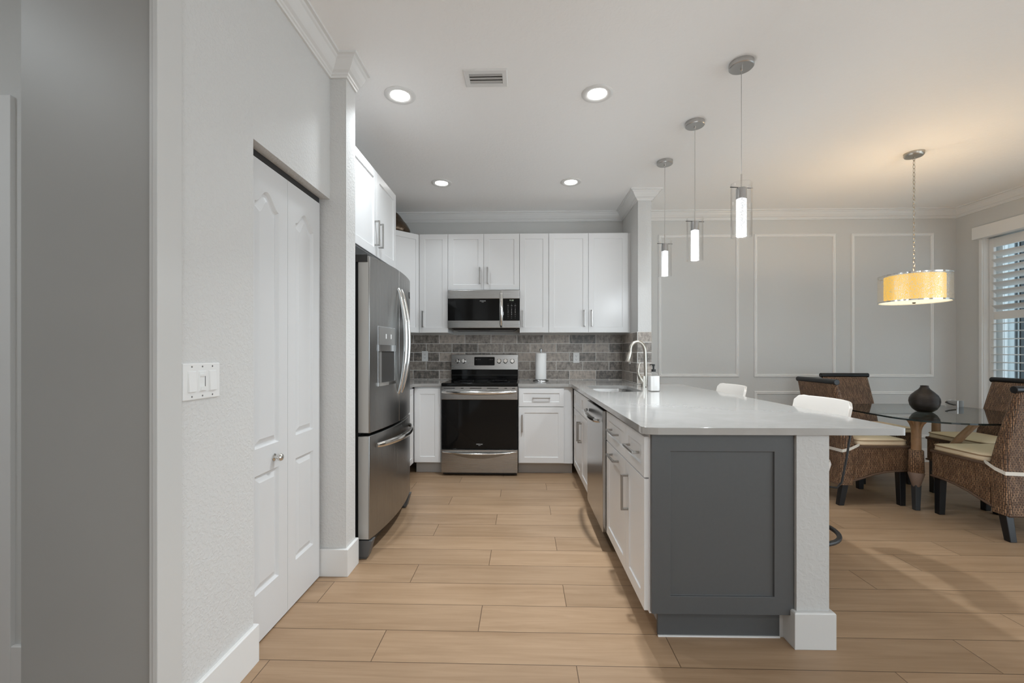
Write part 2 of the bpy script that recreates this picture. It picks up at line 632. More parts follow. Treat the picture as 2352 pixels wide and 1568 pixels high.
M['toe'] = simple('toe_kick_paint', (0.50, 0.49, 0.475, 1), 0.45)
M['quartz'] = quartz_mat()
M['nickel'] = simple('brushed_nickel_pull', (0.42, 0.41, 0.395, 1), 0.3, 1.0)
M['steel_h'] = steel('stainless_brushed_across', (0.39, 0.382, 0.372, 1), 0.27, (2, 2, 900))
M['steel_v'] = steel('stainless_brushed_upright', (0.325, 0.322, 0.315, 1), 0.28, (700, 700, 2), 0.04, 0.015)
M['steel_dw'] = steel('stainless_dishwasher', (0.48, 0.48, 0.48, 1), 0.22, (700, 700, 2))
M['steel_side'] = simple('grey_door_side', (0.50, 0.485, 0.46, 1), 0.4, 0.35)
M['dispenser_grey'] = simple('dispenser_grey', (0.27, 0.265, 0.255, 1), 0.35, 0.5)
M['chrome'] = simple('polished_steel', (0.72, 0.71, 0.69, 1), 0.12, 1.0)
M['bright_steel'] = simple('bright_steel', (0.85, 0.85, 0.84, 1), 0.3, 1.0)
M['chrome_d'] = simple('dark_polished_steel', (0.50, 0.50, 0.50, 1), 0.2, 1.0)
M['faucet'] = simple('brushed_nickel_faucet', (0.60, 0.56, 0.50, 1), 0.24, 1.0)
M['black_glass'] = simple('black_glass', (0.006, 0.006, 0.006, 1), 0.05, spec=0.22)
M['black'] = simple('black_plastic', (0.014, 0.014, 0.014, 1), 0.35)
M['black_metal'] = simple('black_metal', (0.02, 0.02, 0.021, 1), 0.4)
M['black_wood'] = simple('black_lacquered_wood', (0.010, 0.010, 0.011, 1), 0.28, spec=0.4)
M['dark_gap'] = simple('dark_parts_and_shade', (0.03, 0.028, 0.026, 1), 0.6)  # dark parts, also the shade painted in duct and dispenser
M['grey_plastic'] = simple('grey_plastic', (0.10, 0.10, 0.10, 1), 0.4)
M['white_plastic'] = simple('white_plastic', (0.80, 0.80, 0.79, 1), 0.3)
M['print_white'] = simple('white_print', (0.75, 0.75, 0.75, 1), 0.5)
M['print_dark'] = simple('dark_print', (0.05, 0.05, 0.05, 1), 0.5)
M['clock'] = emit('clock_digits', (0.35, 0.55, 0.2, 1), 0.35)
M['paper'] = simple('paper_towel', (0.88, 0.88, 0.87, 1), 0.9, bump=(180, 0.3, 0.002))
M['soap'] = simple('white_soap', (0.86, 0.85, 0.83, 1), 0.25, coat=0.6)
M['glass'] = sheet_glass('clear_glass', (1, 1, 1, 1), 0.04, 0.9, 3.0)
M['pane'] = sheet_glass('window_pane', (0.93, 0.96, 0.97, 1), 0.05, 0.8, 4.0)
M['table_glass'] = sheet_glass('table_glass', (0.80, 0.85, 0.83, 1), 0.06, 0.95, 2.6)
M['glass_edge'] = simple('glass_edge', (0.012, 0.022, 0.022, 1), 0.08, spec=0.6)
M['lens'] = emit('lit_lens', (1.0, 0.98, 0.95, 1), 9.0)
M['crystal'] = crystal_mat()
M['mosaic'] = mosaic_mat()
M['liner'] = emit('amber_lit_liner', (1.0, 0.57, 0.04, 1), 0.80, (0.30, 0.15, 0.02, 1))
M['diffuser'] = emit('lit_diffuser', (1.0, 0.86, 0.58, 1), 0.85)
M['brass_nickel'] = simple('satin_nickel', (0.50, 0.46, 0.40, 1), 0.3, 1.0)
M['canopy_metal'] = simple('satin_chrome', (0.52, 0.51, 0.50, 1), 0.32, 1.0)
M['wicker'] = wicker_mat('woven_seagrass', (0.21, 0.105, 0.052, 1), (0.40, 0.23, 0.125, 1), (0.010, 0.006, 0.004, 1))
M['braid'] = simple('braided_edge', (0.125, 0.07, 0.042, 1), 0.5, bump=(320, 1.0, 0.004), noise_col=(90, 0.4))
M['cushion'] = simple('cream_cushion', (0.82, 0.66, 0.46, 1), 0.8, bump=(400, 0.1, 0.001))
M['tie'] = simple('cream_cushion_tie', (0.74, 0.69, 0.61, 1), 0.8)
M['piping'] = simple('brown_piping', (0.40, 0.27, 0.16, 1), 0.8)
M['rattan'] = simple('rattan_wrap', (0.33, 0.185, 0.095, 1), 0.4, bump=(150, 0.6, 0.003), noise_col=(40, 0.25))
M['rattan_d'] = simple('rattan_binding', (0.19, 0.125, 0.09, 1), 0.6, bump=(220, 0.9, 0.003))
M['leg_grey'] = simple('charcoal_leg', (0.030, 0.032, 0.034, 1), 0.35)
M['stool'] = simple('white_moulded_seat', (0.80, 0.755, 0.70, 1), 0.35)
M['vase'] = vase_mat()
M['bronze'] = simple('crackled_bronze', (0.14, 0.10, 0.07, 1), 0.2, 0.85, bump=(45, 0.6, 0.01), noise_col=(26, 0.7))
M['shutter'] = simple('white_shutter', (0.78, 0.775, 0.76, 1), 0.4)
M['aluminium'] = simple('dark_window_frame', (0.05, 0.06, 0.065, 1), 0.4, 0.3)
M['patio_wall'] = simple('blue_grey_outdoor_wall', (0.30, 0.34, 0.35, 1), 0.8)
M['patio_white'] = simple('white_outdoor_post', (0.85, 0.88, 0.88, 1), 0.6)
M['concrete'] = simple('patio_concrete', (0.52, 0.51, 0.49, 1), 0.8, noise_col=(4, 0.1))
M['tile_x'] = tile_mat('slate_tiles_back', 0, -0.678, 0.922)
M['tile_y'] = tile_mat('slate_tiles_side', 1, 4.83, 0.922)
M['tile_f'] = tile_mat('slate_tiles_end', 0, 1.125, 0.922)


def lamp(name, kind, loc, energy, col=(1, 0.95, 0.88), size=0.1, parent=None, rot=(0, 0, 0), spread=None):
    d = bpy.data.lights.new(name, kind)
    d.energy = energy
    d.color = col
    if kind == 'AREA':
        d.shape = 'DISK'; d.size = size
        if spread: d.spread = spread
    else:
        d.shadow_soft_size = size
    o = bpy.data.objects.new(name, d)
    o.location = loc; o.rotation_euler = rot
    COL.objects.link(o)
    if parent: o.parent = parent
    return o


def text(name, s, size, mat, parent, loc, rot=(PI / 2, 0, 0), align='CENTER', spacing=1.0):
    c = bpy.data.curves.new(name, 'FONT')
    c.body = s; c.size = size; c.align_x = align; c.align_y = 'CENTER'; c.extrude = 0.0003
    c.space_line = spacing
    tmp = bpy.data.objects.new(name, c)
    COL.objects.link(tmp)
    dg = bpy.context.evaluated_depsgraph_get()
    me = bpy.data.meshes.new_from_object(tmp.evaluated_get(dg))
    bpy.data.objects.remove(tmp)
    bpy.data.curves.remove(c)
    me.materials.clear()
    me.materials.append(mat)
    o = bpy.data.objects.new(name, me)
    COL.objects.link(o)
    if parent: o.parent = parent
    o.location = loc; o.rotation_euler = rot
    return o


# ================================================================== room shell
structure(MB().box(-3.4, 5.05, YREAR - 0.1, 5.15, -0.08, 0).build('floor', M['floor']), 'light oak plank floor laid crosswise through kitchen and dining area', 'floor')
structure(MB().box(-3.4, 5.05, YREAR - 0.1, 5.15, H, H + 0.1).build('ceiling', M['ceiling']), 'white textured ceiling over kitchen and dining area', 'ceiling')

# back walls
structure(MB().box(XL - 0.1, 1.20, YB, YB + 0.12, 0, H).build('wall_back', M['wall_d']), 'grey wall behind the range and white wall cabinets', 'wall')
structure(MB().box(1.20, XR, YB, YB + 0.12, 0, H).build('wall_dining', M['wall_d']), 'grey dining wall with picture frame mouldings', 'wall')
structure(MB().box(1.1325, 1.263, 4.35, YB, 0, H).build('wall_stub', M['wall']), 'short wall end between wall cabinets and dining wall', 'wall')

# left: pantry wall block with header, column, kitchen left wall
w = MB()
w.box(-1.474, XP, 1.245, 1.69, 0, H)
w.box(-1.187, XP, 1.69, 2.37, 2.07, H)
structure(w.build('wall_left', M['wall']), 'white textured wall holding the bifold doors and switch plate', 'wall')
structure(MB().box(XL, -0.977, 2.37, 2.50, 0, H).build('wall_column', M['wall']), 'narrow wall end between bifold doors and refrigerator', 'wall')
structure(MB().box(XL - 0.1, XL, 1.62, YB, 0, H).build('wall_kitchen_left', M['wall']), 'wall behind refrigerator and corner cabinets', 'wall')
structure(MB().box(-1.474, XP, -0.15 + YREAR, 0.12, 0, H).build('wall_near_left', M['wall']), 'white wall continuing toward the living area on the left', 'wall')
# side hall beyond the cased opening
w = MB()
w.box(-3.4, -1.474, 1.56, 1.72, 0, H)
w.box(-3.4, -3.3, -1.6, 1.56, 0, H)
w.box(-3.4, -1.474, -1.7, -1.6, 0, H)
structure(w.build('wall_hall', M['wall_d']), 'beige textured hall wall seen past the cased opening at far left', 'wall')
# right wall with window opening, rear wall with an added unseen opening for daylight
w = MB()
w.box(XR, XR + 0.2, 4.732, YB + 0.12, 0, H)
w.box(XR, XR + 0.2, 2.3, 4.732, 2.44, H)
w.box(XR, XR + 0.2, 2.3, 4.732, 0, 0.08)
w.box(XR, XR + 0.2, YREAR, -3.4, 0, H)
w.box(XR, XR + 0.2, -3.4, 1.9, 2.44, H)  # below this header: unseen side opening added to let in daylight
w.box(XR, XR + 0.2, 1.9, 2.3, 0, H)
structure(w.build('wall_right', M['wall_d']), 'grey right wall with the shuttered window', 'wall')
w = MB()
w.box(XP, 1.4, YREAR - 0.1, YREAR, 0, H)
w.box(3.4, XR, YREAR - 0.1, YREAR, 0, H)
w.box(1.4, 3.4, YREAR - 0.1, YREAR, 2.45, H)
structure(w.build('wall_rear', M['wall']), 'living area wall behind the viewer with an unglazed opening added for daylight fill', 'wall')

# cased opening at far left: jamb, edge strip, casing
structure(MB().box(-1.474, -1.081, 1.238, 1.246, 0, H).build('door_frame', M['jamb']), 'shade-darkened white jamb face of the cased opening at far left', 'door frame')
w = MB()
w.box(-1.0815, -1.066, 1.228, 1.246, 0, H)
w.box(-1.0665, -1.051, 1.222, 1.312, 0, H)
structure(w.build('trim_1', M['casing'], bevel=0.002), 'white flat casing beside the cased opening on the left wall', 'trim')
w = MB()
w.box(-1.97, -1.88, 1.544, 1.562, 0, 2.17)
w.box(-2.9, -1.97, 1.544, 1.562, 2.08, 2.17)
w.box(-2.9, -2.81, 1.544, 1.562, 0, 2.08)
structure(w.build('trim_2', M['trim'], bevel=0.002), 'white door casing in the side hall at the left picture edge', 'trim')
structure(MB().box(-2.81, -1.97, 1.552, 1.5595, 0.01, 2.08).build('door_2', M['door']), 'white door in the side hall at the left picture edge', 'door')

# baseboards
BB = [(0, 0), (0.015, 0), (0.015, 0.146), (0.012, 0.150), (0, 0.150)]
structure(MB().sweep([(XP, 1.313), (XP, 1.69), (-1.10, 1.69)], BB, 0).build('baseboard_left', M['trim'], bevel=0.0015), 'white baseboard under the switch plate', 'baseboard')
structure(MB().sweep([(-1.20, 2.37), (-0.977, 2.37), (-0.977, 2.50), (-1.0, 2.50)], BB, 0).build('baseboard_column', M['trim'], bevel=0.0015), 'white baseboard around the wall end beside the refrigerator', 'baseboard')
structure(MB().sweep([(1.263, 4.36), (1.263, YB), (XR, YB), (XR, 4.85)], BB, 0).build('baseboard_dining', M['trim'], bevel=0.0015), 'white baseboard along the dining wall', 'baseboard')
structure(MB().sweep([(-1.88, 1.56), (-1.474, 1.56)], BB, 0).build('baseboard_hall', M['trim'], bevel=0.0015), 'white baseboard in the side hall', 'baseboard')

# crown mouldings
CR = [(0, 0), (0, -0.098), (0.010, -0.098), (0.012, -0.088), (0.018, -0.084), (0.021, -0.076), (0.034, -0.068), (0.050, -0.048),
      (0.062, -0.028), (0.070, -0.022), (0.074, -0.014), (0.088, -0.012), (0.088, 0)]
structure(MB().sweep([(XP, YREAR), (XP, 2.37), (-0.977, 2.37), (-0.977, 2.50)], CR, H).build('trim_3', M['trim']), 'white crown moulding over the bifold doors wrapping the wall end', 'crown moulding')
structure(MB().sweep([(XL, 2.52), (XL, YB), (1.1325, YB), (1.1325, 4.35), (1.263, 4.35), (1.263, YB), (XR, YB), (XR, YREAR)], CR, H).build('trim_4', M['trim']),
          'white crown moulding around back wall, wall end and dining room', 'crown moulding')

# picture-frame mouldings on the dining wall
def picture_frame(idx, x0, x1, z0, z1, label):
    prof = [(0, 0.0), (0.034, 0.0), (0.034, 0.006), (0.026, 0.014), (0.018, 0.010), (0.010, 0.016), (0.0, 0.009)]
    b = MB()
    pts = [(x0, z0), (x0, z1), (x1, z1), (x1, z0)]     # clockwise: right-hand side is inward
    rings = []
    m4 = len(pts)
    for k in range(m4):
        sx = 1 if pts[k][0] == x0 else -1
        sz = 1 if pts[k][1] == z0 else -1
        rings.append([(pts[k][0] + sx * o, YB - d, pts[k][1] + sz * o) for o, d in prof])
    rings.append(rings[0])
    b.loft(rings, cap0=False, cap1=False)
    structure(b.build('trim_%d' % idx, M['trim_d'], smooth=30), label, 'wall moulding')

BX = ((1.537, 2.445), (2.616, 3.524), (3.697, 4.603))
picture_frame(5, BX[0][0], BX[0][1], 0.949, 2.571, 'tall rectangular wall moulding behind the hanging glass pendants')
picture_frame(6, BX[1][0], BX[1][1], 0.949, 2.571, 'tall rectangular wall moulding between pendants and drum chandelier')
picture_frame(7, BX[2][0], BX[2][1], 0.949, 2.571, 'tall rectangular wall moulding behind the drum chandelier')
picture_frame(8, BX[0][0], BX[0][1], 0.27, 0.79, 'low rectangular wall moulding hidden behind the peninsula')
picture_frame(9, BX[1][0], BX[1][1], 0.27, 0.79, 'low rectangular wall moulding behind the left wicker chairs')
picture_frame(10, BX[2][0], BX[2][1], 0.27, 0.79, 'low rectangular wall moulding behind the vase')

# half wall of the peninsula (set square to the peninsula, which stands half a degree off the room)
TH = 0.0095
PV = Vector((0.492, 4.30))
def R(x, y):
    v = Vector((x, y)) - PV
    return (PV.x + v.x * math.cos(TH) - v.y * math.sin(TH), PV.y + v.x * math.sin(TH) + v.y * math.cos(TH))
def RI(x, y):
    v = Vector((x, y)) - PV
    return (PV.x + v.x * math.cos(TH) + v.y * math.sin(TH), PV.y - v.x * math.sin(TH) + v.y * math.cos(TH))

HW0, HW1 = 1.112, 1.246      # half wall x range in the peninsula frame
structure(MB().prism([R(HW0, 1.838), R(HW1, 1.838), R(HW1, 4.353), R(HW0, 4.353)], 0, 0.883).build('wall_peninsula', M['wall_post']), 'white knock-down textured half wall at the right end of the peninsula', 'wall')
structure(MB().sweep([R(HW0 - 0.0, 1.95), R(HW0, 1.838), R(HW1, 1.838), R(HW1, 4.34)], [(0, 0), (0.018, 0), (0.018, 0.146), (0.014, 0.152), (0, 0.152)], 0).build('baseboard_peninsula', M['casing'], bevel=0.002),
          'white baseboard block around the foot of the half wall', 'baseboard')

# backsplash
structure(MB().box(-1.75, 1.1325, YB - 0.009, YB, 0.913, 1.437).build('backsplash_back', M['tile_x']), 'grey slate-look tile backsplash behind the range', 'backsplash')
structure(MB().box(1.1235, 1.1325, 4.3502, YB - 0.009, 0.913, 1.437).build('backsplash_side', M['tile_y']), 'grey tile backsplash on the wall end beside the faucet', 'backsplash')
structure(MB().box(1.1235, 1.263, 4.341, 4.35, 0.913, 1.437).build('backsplash_end', M['tile_f']), 'grey tile facing the camera on the narrow wall end', 'backsplash')


# ================================================================== panels, pulls, cabinets
def poly_offset(pts, d):
    """offset a counter-clockwise polygon inwards by d"""
    n = len(pts)
    out = []
    for k in range(n):
        a, p, c = Vector(pts[k - 1]), Vector(pts[k]), Vector(pts[(k + 1) % n])
        e1 = (p - a).normalized(); e2 = (c - p).normalized()
        n1 = Vector((-e1.y, e1.x)); n2 = Vector((-e2.y, e2.x))
        q = n1 + n2
        q = q / max(0.25, 1 + n1.dot(n2))
        out.append((p.x + q.x * d, p.y + q.y * d))
    return out


def shaker(w, h, rail=0.060, t=0.020, rec=0.007, x0=0.0, z0=0.0, mb=None):
    """flat-panel door: local front at y=-t, back at y=0"""
    b = mb or MB()
    def ring(i, y):
        return [(x0 + i, y, z0 + i), (x0 + w - i, y, z0 + i), (x0 + w - i, y, z0 + h - i), (x0 + i, y, z0 + h - i)]
    b.loft([ring(0, 0), ring(0, -t), ring(rail, -t), ring(rail + 0.0015, -t + rec)])
    return b


def pull(xc, zc, length, vertical, y=-0.020, out=0.030, s=0.0055):
    b = MB()
    L = length / 2
    if vertical:
        b.box(xc - s, xc + s, y - out - s, y - out + s, zc - L, zc + L)
        for q in (-1, 1):
            b.box(xc - s, xc + s, y - out, y, zc + q * (L - s) - s, zc + q * (L - s) + s)
    else:
        b.box(xc - L, xc + L, y - out - s, y - out + s, zc - s, zc + s)
        for q in (-1, 1):
            b.box(xc + q * (L - s) - s, xc + q * (L - s) + s, y - out, y, zc - s, zc + s)
    return b


G = 0.0016      # half of the gap round a door


def cabinet(name, label, loc, rz, w, d, z0, z1, fronts, toe=True, cat='cabinet', group=None, body_mat=None, open_top=None):
    """fronts: (kind, x0, x1, z0, z1, pull or None); pull = ('v'|'h', x, z, length)"""
    root = empty(name, (loc[0], loc[1], 0), rz, label, cat, group)
    b = MB()
    zt = open_top or z1
    b.box(0, w, 0, d, z0 + (0.115 if toe else 0), zt)
    if open_top:                                # room for the sink bowl: only the carcass sides go on up
        b.box(0, w, 0, 0.02, zt, z1); b.box(0, w, d - 0.02, d, zt, z1)
        b.box(0, 0.02, 0.02, d - 0.02, zt, z1); b.box(w - 0.02, w, 0.02, d - 0.02, zt, z1)
    b.build('body', body_mat or M['cab'], root, bevel=0.001)
    if toe:
        MB().box(0, w, 0.075, d, 0, 0.1149).build('toe_kick', M['toe'], root)
    for f in fronts:
        kind, xa, xb, za, zb, pl = f
        fr = shaker(xb - xa - 2 * G, zb - za - 2 * G, rail=0.057 if zb - za > 0.25 else 0.046, x0=xa + G, z0=za + G).build(kind, M['cab'], root, bevel=0.0012)
        if pl:
            pull(pl[1], pl[2], pl[3], pl[0] == 'v').build('handle', M['nickel'], fr, bevel=0.0012)
    return root


# ---- wall cabinets on the back wall (boxes' fronts at y=4.66, doors to 4.64)
YU = 4.66
DU = YB - YU
UZ0, UZ1 = 1.440, 2.496
cabinet('wall_cabinet', 'narrow white wall cabinet left of the microwave with one tall door', (-1.118, YU), 0, 0.306, DU - 0.001, UZ0, UZ1,
        [('door', 0.0, 0.306, UZ0, UZ1, ('v', 0.038, 1.585, 0.175))], toe=False)
cabinet('wall_cabinet', 'short white two-door wall cabinet directly above the microwave', (-0.811, YU), 0, 0.766, DU - 0.001, 1.895, UZ1,
        [('door', 0.0, 0.383, 1.895, UZ1, ('v', 0.342, 2.048, 0.175)), ('door', 0.383, 0.766, 1.895, UZ1, ('v', 0.424, 2.048, 0.175))], toe=False)
cabinet('wall_cabinet', 'narrow white wall cabinet right of the microwave with one tall door', (-0.044, YU), 0, 0.308, DU - 0.001, UZ0, UZ1,
        [('door', 0.0, 0.308, UZ0, UZ1, ('v', 0.036, 1.587, 0.175))], toe=False)
cabinet('wall_cabinet', 'wide white two-door wall cabinet at the right end above the paper towel', (0.265, YU), 0, 0.838, DU - 0.001, UZ0, UZ1,
        [('door', 0.0, 0.421, UZ0, UZ1, ('v', 0.380, 1.592, 0.175)), ('door', 0.421, 0.838, UZ0, UZ1, ('v', 0.458, 1.592, 0.175))], toe=False)
MB().box(1.103, 1.1325, YU, YB - 0.001, UZ0, UZ1).build('cabinet_filler', M['cab'])
tag(bpy.data.objects['cabinet_filler'], 'white filler strip between the right wall cabinet and the wall end', 'filler')

# diagonal corner wall cabinet: plan polygon, door at 45 degrees
cx0, cy0 = XL + 0.001, YB - 0.001
root = empty('corner_wall_cabinet', (XL, YB, 0), 0, 'diagonal white corner wall cabinet partly hidden by the refrigerator', 'cabinet')
p0 = Vector((0.335, -0.627)); p1 = Vector((0.627, -0.335))
MB().prism([(0.001, -0.001), (0.001, -0.627), (0.335, -0.627), (0.627, -0.335), (0.627, -0.001)], UZ0, UZ1).build('body', M['cab'], root, bevel=0.001)
wd = (p1 - p0).length
dr = shaker(wd - 0.012, UZ1 - UZ0 - 2 * G, rail=0.057, z0=UZ0 + G, x0=0.006).build('door', M['cab'], root, loc=(p0.x, p0.y, 0), rz=PI / 4, bevel=0.0012)
pull(0.040, 1.585, 0.175, True).build('handle', M['nickel'], dr, bevel=0.0012)

# cabinet over the refrigerator: doors face +x at x=-1.032
cabinet('refrigerator_cabinet', 'white two-door wall cabinet high above the refrigerator', (-1.052, 2.575), PI / 2, 0.915, 0.69, 1.897, UZ1,
        [('door', 0.0, 0.4575, 1.897, UZ1, ('v', 0.418, 2.055, 0.175)), ('door', 0.4575, 0.915, 1.897, UZ1, ('v', 0.498, 2.055, 0.175))], toe=False)
tag(MB().box(-1.74, -1.052, 2.501, 2.574, 1.897, UZ1).build('cabinet_filler', M['cab']), 'white filler panel between the high refrigerator cabinet and the wall end', 'filler')

# ---- base cabinets on the back wall (boxes' fronts at y=4.38)
YBF = 4.38
DB = YB - 0.012 - YBF
cabinet('base_cabinet', 'narrow white base cabinet left of the range with one door', (-1.105, YBF), 0, 0.271, DB, 0, 0.883,
        [('door', 0.0, 0.269, 0.122, 0.868, None)])
cabinet('base_cabinet', 'white base cabinet right of the range with one drawer and one door', (-0.056, YBF), 0, 0.548, DB, 0, 0.883,
        [('drawer', 0.004, 0.459, 0.686, 0.868, ('h', 0.231, 0.775, 0.175)), ('door', 0.004, 0.459, 0.122, 0.683, ('v', 0.040, 0.522, 0.172))])
# left run beside the refrigerator, its doors face +x
cabinet('base_cabinet', 'white corner base cabinet tucked behind the refrigerator', (-1.125, 3.48), PI / 2, 0.895, 0.615, 0, 0.883,
        [('door', 0.01, 0.44, 0.122, 0.868, ('v', 0.40, 0.6, 0.175)), ('door', 0.44, 0.86, 0.122, 0.868, ('v', 0.48, 0.6, 0.175))])

# ---- peninsula run (frame turned by TH); doors face -x, local x runs toward the camera
def pen(y):
    return R(0.512, y)
RZP = -PI / 2 + TH
DP = 0.598
y_far = 4.285
cabinet('sink_base_cabinet', 'white two-door sink cabinet at the far end of the peninsula', pen(y_far), RZP, y_far - 3.308, DP, 0, 0.883,
        [('drawer', 0.0, 0.487, 0.690, 0.868, None), ('drawer', 0.487, 0.977, 0.690, 0.868, None),
         ('door', 0.0, 0.487, 0.122, 0.687, ('v', 0.447, 0.535, 0.172)), ('door', 0.487, 0.977, 0.122, 0.687, ('v', 0.527, 0.535, 0.172))], open_top=0.695)
y_n = 2.690
near = cabinet('base_cabinet', 'white peninsula cabinet with two drawers, two doors and a grey end panel', pen(y_n), RZP, y_n - 1.872, DP, 0, 0.883,
        [('drawer', 0.003, 0.492, 0.690, 0.868, ('h', 0.250, 0.782, 0.172)), ('drawer', 0.492, 0.814, 0.690, 0.868, ('h', 0.655, 0.782, 0.172)),
         ('door', 0.003, 0.492, 0.122, 0.687, ('h', 0.250, 0.640, 0.172)), ('door', 0.492, 0.814, 0.122, 0.687, ('v', 0.534, 0.540, 0.176))])
for c in near.children:
    if c.name.startswith('toe_kick'):
        me = c.data
        for v in me.vertices:           # the white side board stops short of the end panel's recess
            if v.co.x > 0.5: v.co.x = (y_n - 1.872) - 0.03
# grey end panel faces the camera: built in the cabinet's frame (local +x is toward the camera)
Mx = Matrix.Translation((y_n - 1.872, 0, 0)) @ Matrix.Rotation(PI / 2, 4, 'Z')
ep = MB()
DPE = HW0 - 0.516
def ering(i, y, xa=0.004, xb=DPE, za=0.125, zb=0.882):
    return [Mx @ Vector((xa + i, y, za + i)) for _ in (0,)] and [tuple(Mx @ Vector(p)) for p in
            ((xa + i, y, za + i), (xb - i, y, za + i), (xb - i, y, zb - i), (xa + i, y, zb - i))]
def ering2(l, r, bt, tp, y):
    return [tuple(Mx @ Vector(p)) for p in ((0.004 + l, y, 0.125 + bt), (DPE - r, y, 0.125 + bt), (DPE - r, y, 0.882 - tp), (0.004 + l, y, 0.882 - tp))]
ep.loft([ering2(0, 0, 0, 0, 0.0), ering2(0, 0, 0, 0, -0.022), ering2(0.078, 0.080, 0.075, 0.072, -0.022), ering2(0.080, 0.082, 0.077, 0.074, -0.013)])
e_o = ep.build('end_panel', M['grey'], near, bevel=0.0012)
e_o['label'] = 'dark grey shaker end panel'
tk = MB().box(0.045, DPE - 0.03, 0.028, 0.045, 0.006, 0.124, Mx).build('end_toe_kick', M['grey'], near)
tk['label'] = 'dark grey recessed toe kick'
MB().box(0.045, DPE - 0.03, 0.022, 0.029, 0.0, 0.006, Mx).build('toe_trim', M['trim'], near)

# dishwasher between the two
dw = empty('dishwasher', (*pen(3.306), 0), RZP, 'stainless steel dishwasher between sink cabinet and near peninsula drawers', 'dishwasher')
WD = 0.612
MB().box(0.004, WD - 0.004, 0.002, DP, 0.10, 0.872).build('body', M['dark_gap'], dw)
MB().box(0.006, WD - 0.006, -0.042, 0.0, 0.118, 0.868).build('door', M['steel_dw'], dw, bevel=0.004)
hb = MB()
pts = []
for k in range(17):
    t = k / 16
    s = math.sin(PI * t)
    pts.append((0.045 + t * (WD - 0.09), -0.042 - 0.010 - 0.040 * s ** 0.6, 0.800 - 0.004 * s))
hb.tube(pts, [0.010 + 0.007 * math.sin(PI * k / 16) ** 0.5 for k in range(17)], 12, flat=(0.75, 1.25))
hb.build('handle', M['chrome'], dw, smooth=50)
MB().box(0.01, WD - 0.01, 0.045, 0.06, 0.012, 0.112).build('kick_plate', M['black'], dw)

# ================================================================== countertops
def slab(name, outer, holes, z0, z1, mat, bevel=0.004):
    bm = bmesh.new()
    edges = []
    for loop in [outer] + holes:
        vs = [bm.verts.new((x, y, z0)) for x, y in loop]
        for k in range(len(vs)):
            edges.append(bm.edges.new((vs[k], vs[(k + 1) % len(vs)])))
    res = bmesh.ops.triangle_fill(bm, use_beauty=True, use_dissolve=False, edges=edges)
    faces = [g for g in bm.faces]
    ext = bmesh.ops.extrude_face_region(bm, geom=faces)
    for v in [g for g in ext['geom'] if isinstance(g, bmesh.types.BMVert)]:
        v.co.z = z1
    bmesh.ops.recalc_face_normals(bm, faces=bm.faces)
    me = bpy.data.meshes.new(name)
    bm.to_mesh(me); bm.free()
    me.materials.append(mat)
    o = bpy.data.objects.new(name, me)
    COL.objects.link(o)
    if bevel:
        b = o.modifiers.new('bevel', 'BEVEL'); b.width = bevel; b.segments = 2; b.limit_method = 'ANGLE'; b.angle_limit = math.radians(50)
    return o

ZC0, ZC1 = 0.884, 0.914
def arc(cx, cy, r, a0, a1, n=7):
    return [(cx + r * math.cos(math.radians(a0 + (a1 - a0) * k / n)), cy + r * math.sin(math.radians(a0 + (a1 - a0) * k / n))) for k in range(n + 1)]

yk = YB - 0.0095
right = [(-0.057, 4.352), (0.445, 4.352)]
right += [R(0.474, 4.325)]
right += [R(0.474, 1.895)] + [R(*p) for p in arc(0.474 + 0.035, 1.825 + 0.045, 0.04, 200, 262, 4)]
right += [R(0.535, 1.825)]
right += [R(1.535, 1.825)] + [R(*p) for p in arc(1.538, 1.845, 0.020, -80, -10, 4)] + [R(1.558, 1.86)]
right += [R(1.558, 4.40)] + [R(*p) for p in arc(1.518, 4.43, 0.04, 0, 90, 4)] + [(1.270, 4.475), (1.270, 4.339), (1.122, 4.339), (1.122, yk), (-0.057, yk)]
SX0, SX1, SY0, SY1 = 0.585, 0.965, 3.505, 4.165
sink_rim = [R(*p) for p in rrect(SX0, SX1, SY0, SY1, 0.085, 8)]
tag(slab('countertop', right, [sink_rim[::-1]], ZC0, ZC1, M['quartz']), 'white quartz countertop of the peninsula running round to the range', 'countertop')
left = [(-0.826, yk), (-1.74, yk), (-1.74, 3.485), (-1.098, 3.485), (-1.098, 4.262)] + arc(-1.008, 4.262, 0.09, 180, 90, 6) + [(-0.826, 4.352)]
tag(slab('countertop', left, [], ZC0, ZC1, M['quartz']), 'short white quartz countertop in the corner left of the range', 'countertop')

# sink
b = MB()
def srim(i, z, r):
    return [(*R(*p), z) for p in rrect(SX0 + i, SX1 - i, SY0 + i, SY1 - i, r, 8)]
b.loft([srim(-0.018, 0.8835, 0.1), srim(-0.002, 0.8835, 0.087), srim(0.0, 0.875, 0.085), srim(0.012, 0.72, 0.075), srim(0.035, 0.70, 0.05)], cap0=False, cap1=True)
sk = b.build('sink', M['steel_h'], smooth=45)
tag(sk, 'undermount stainless steel sink set into the peninsula counter', 'sink')
scx, scy = R((SX0 + SX1) / 2, (SY0 + SY1) / 2)
MB().lathe([(0.045, 0.7005), (0.045, 0.704), (0.03, 0.703), (0.03, 0.7005)], (scx, scy, 0)).build('drain', M['chrome'], sk, smooth=40)

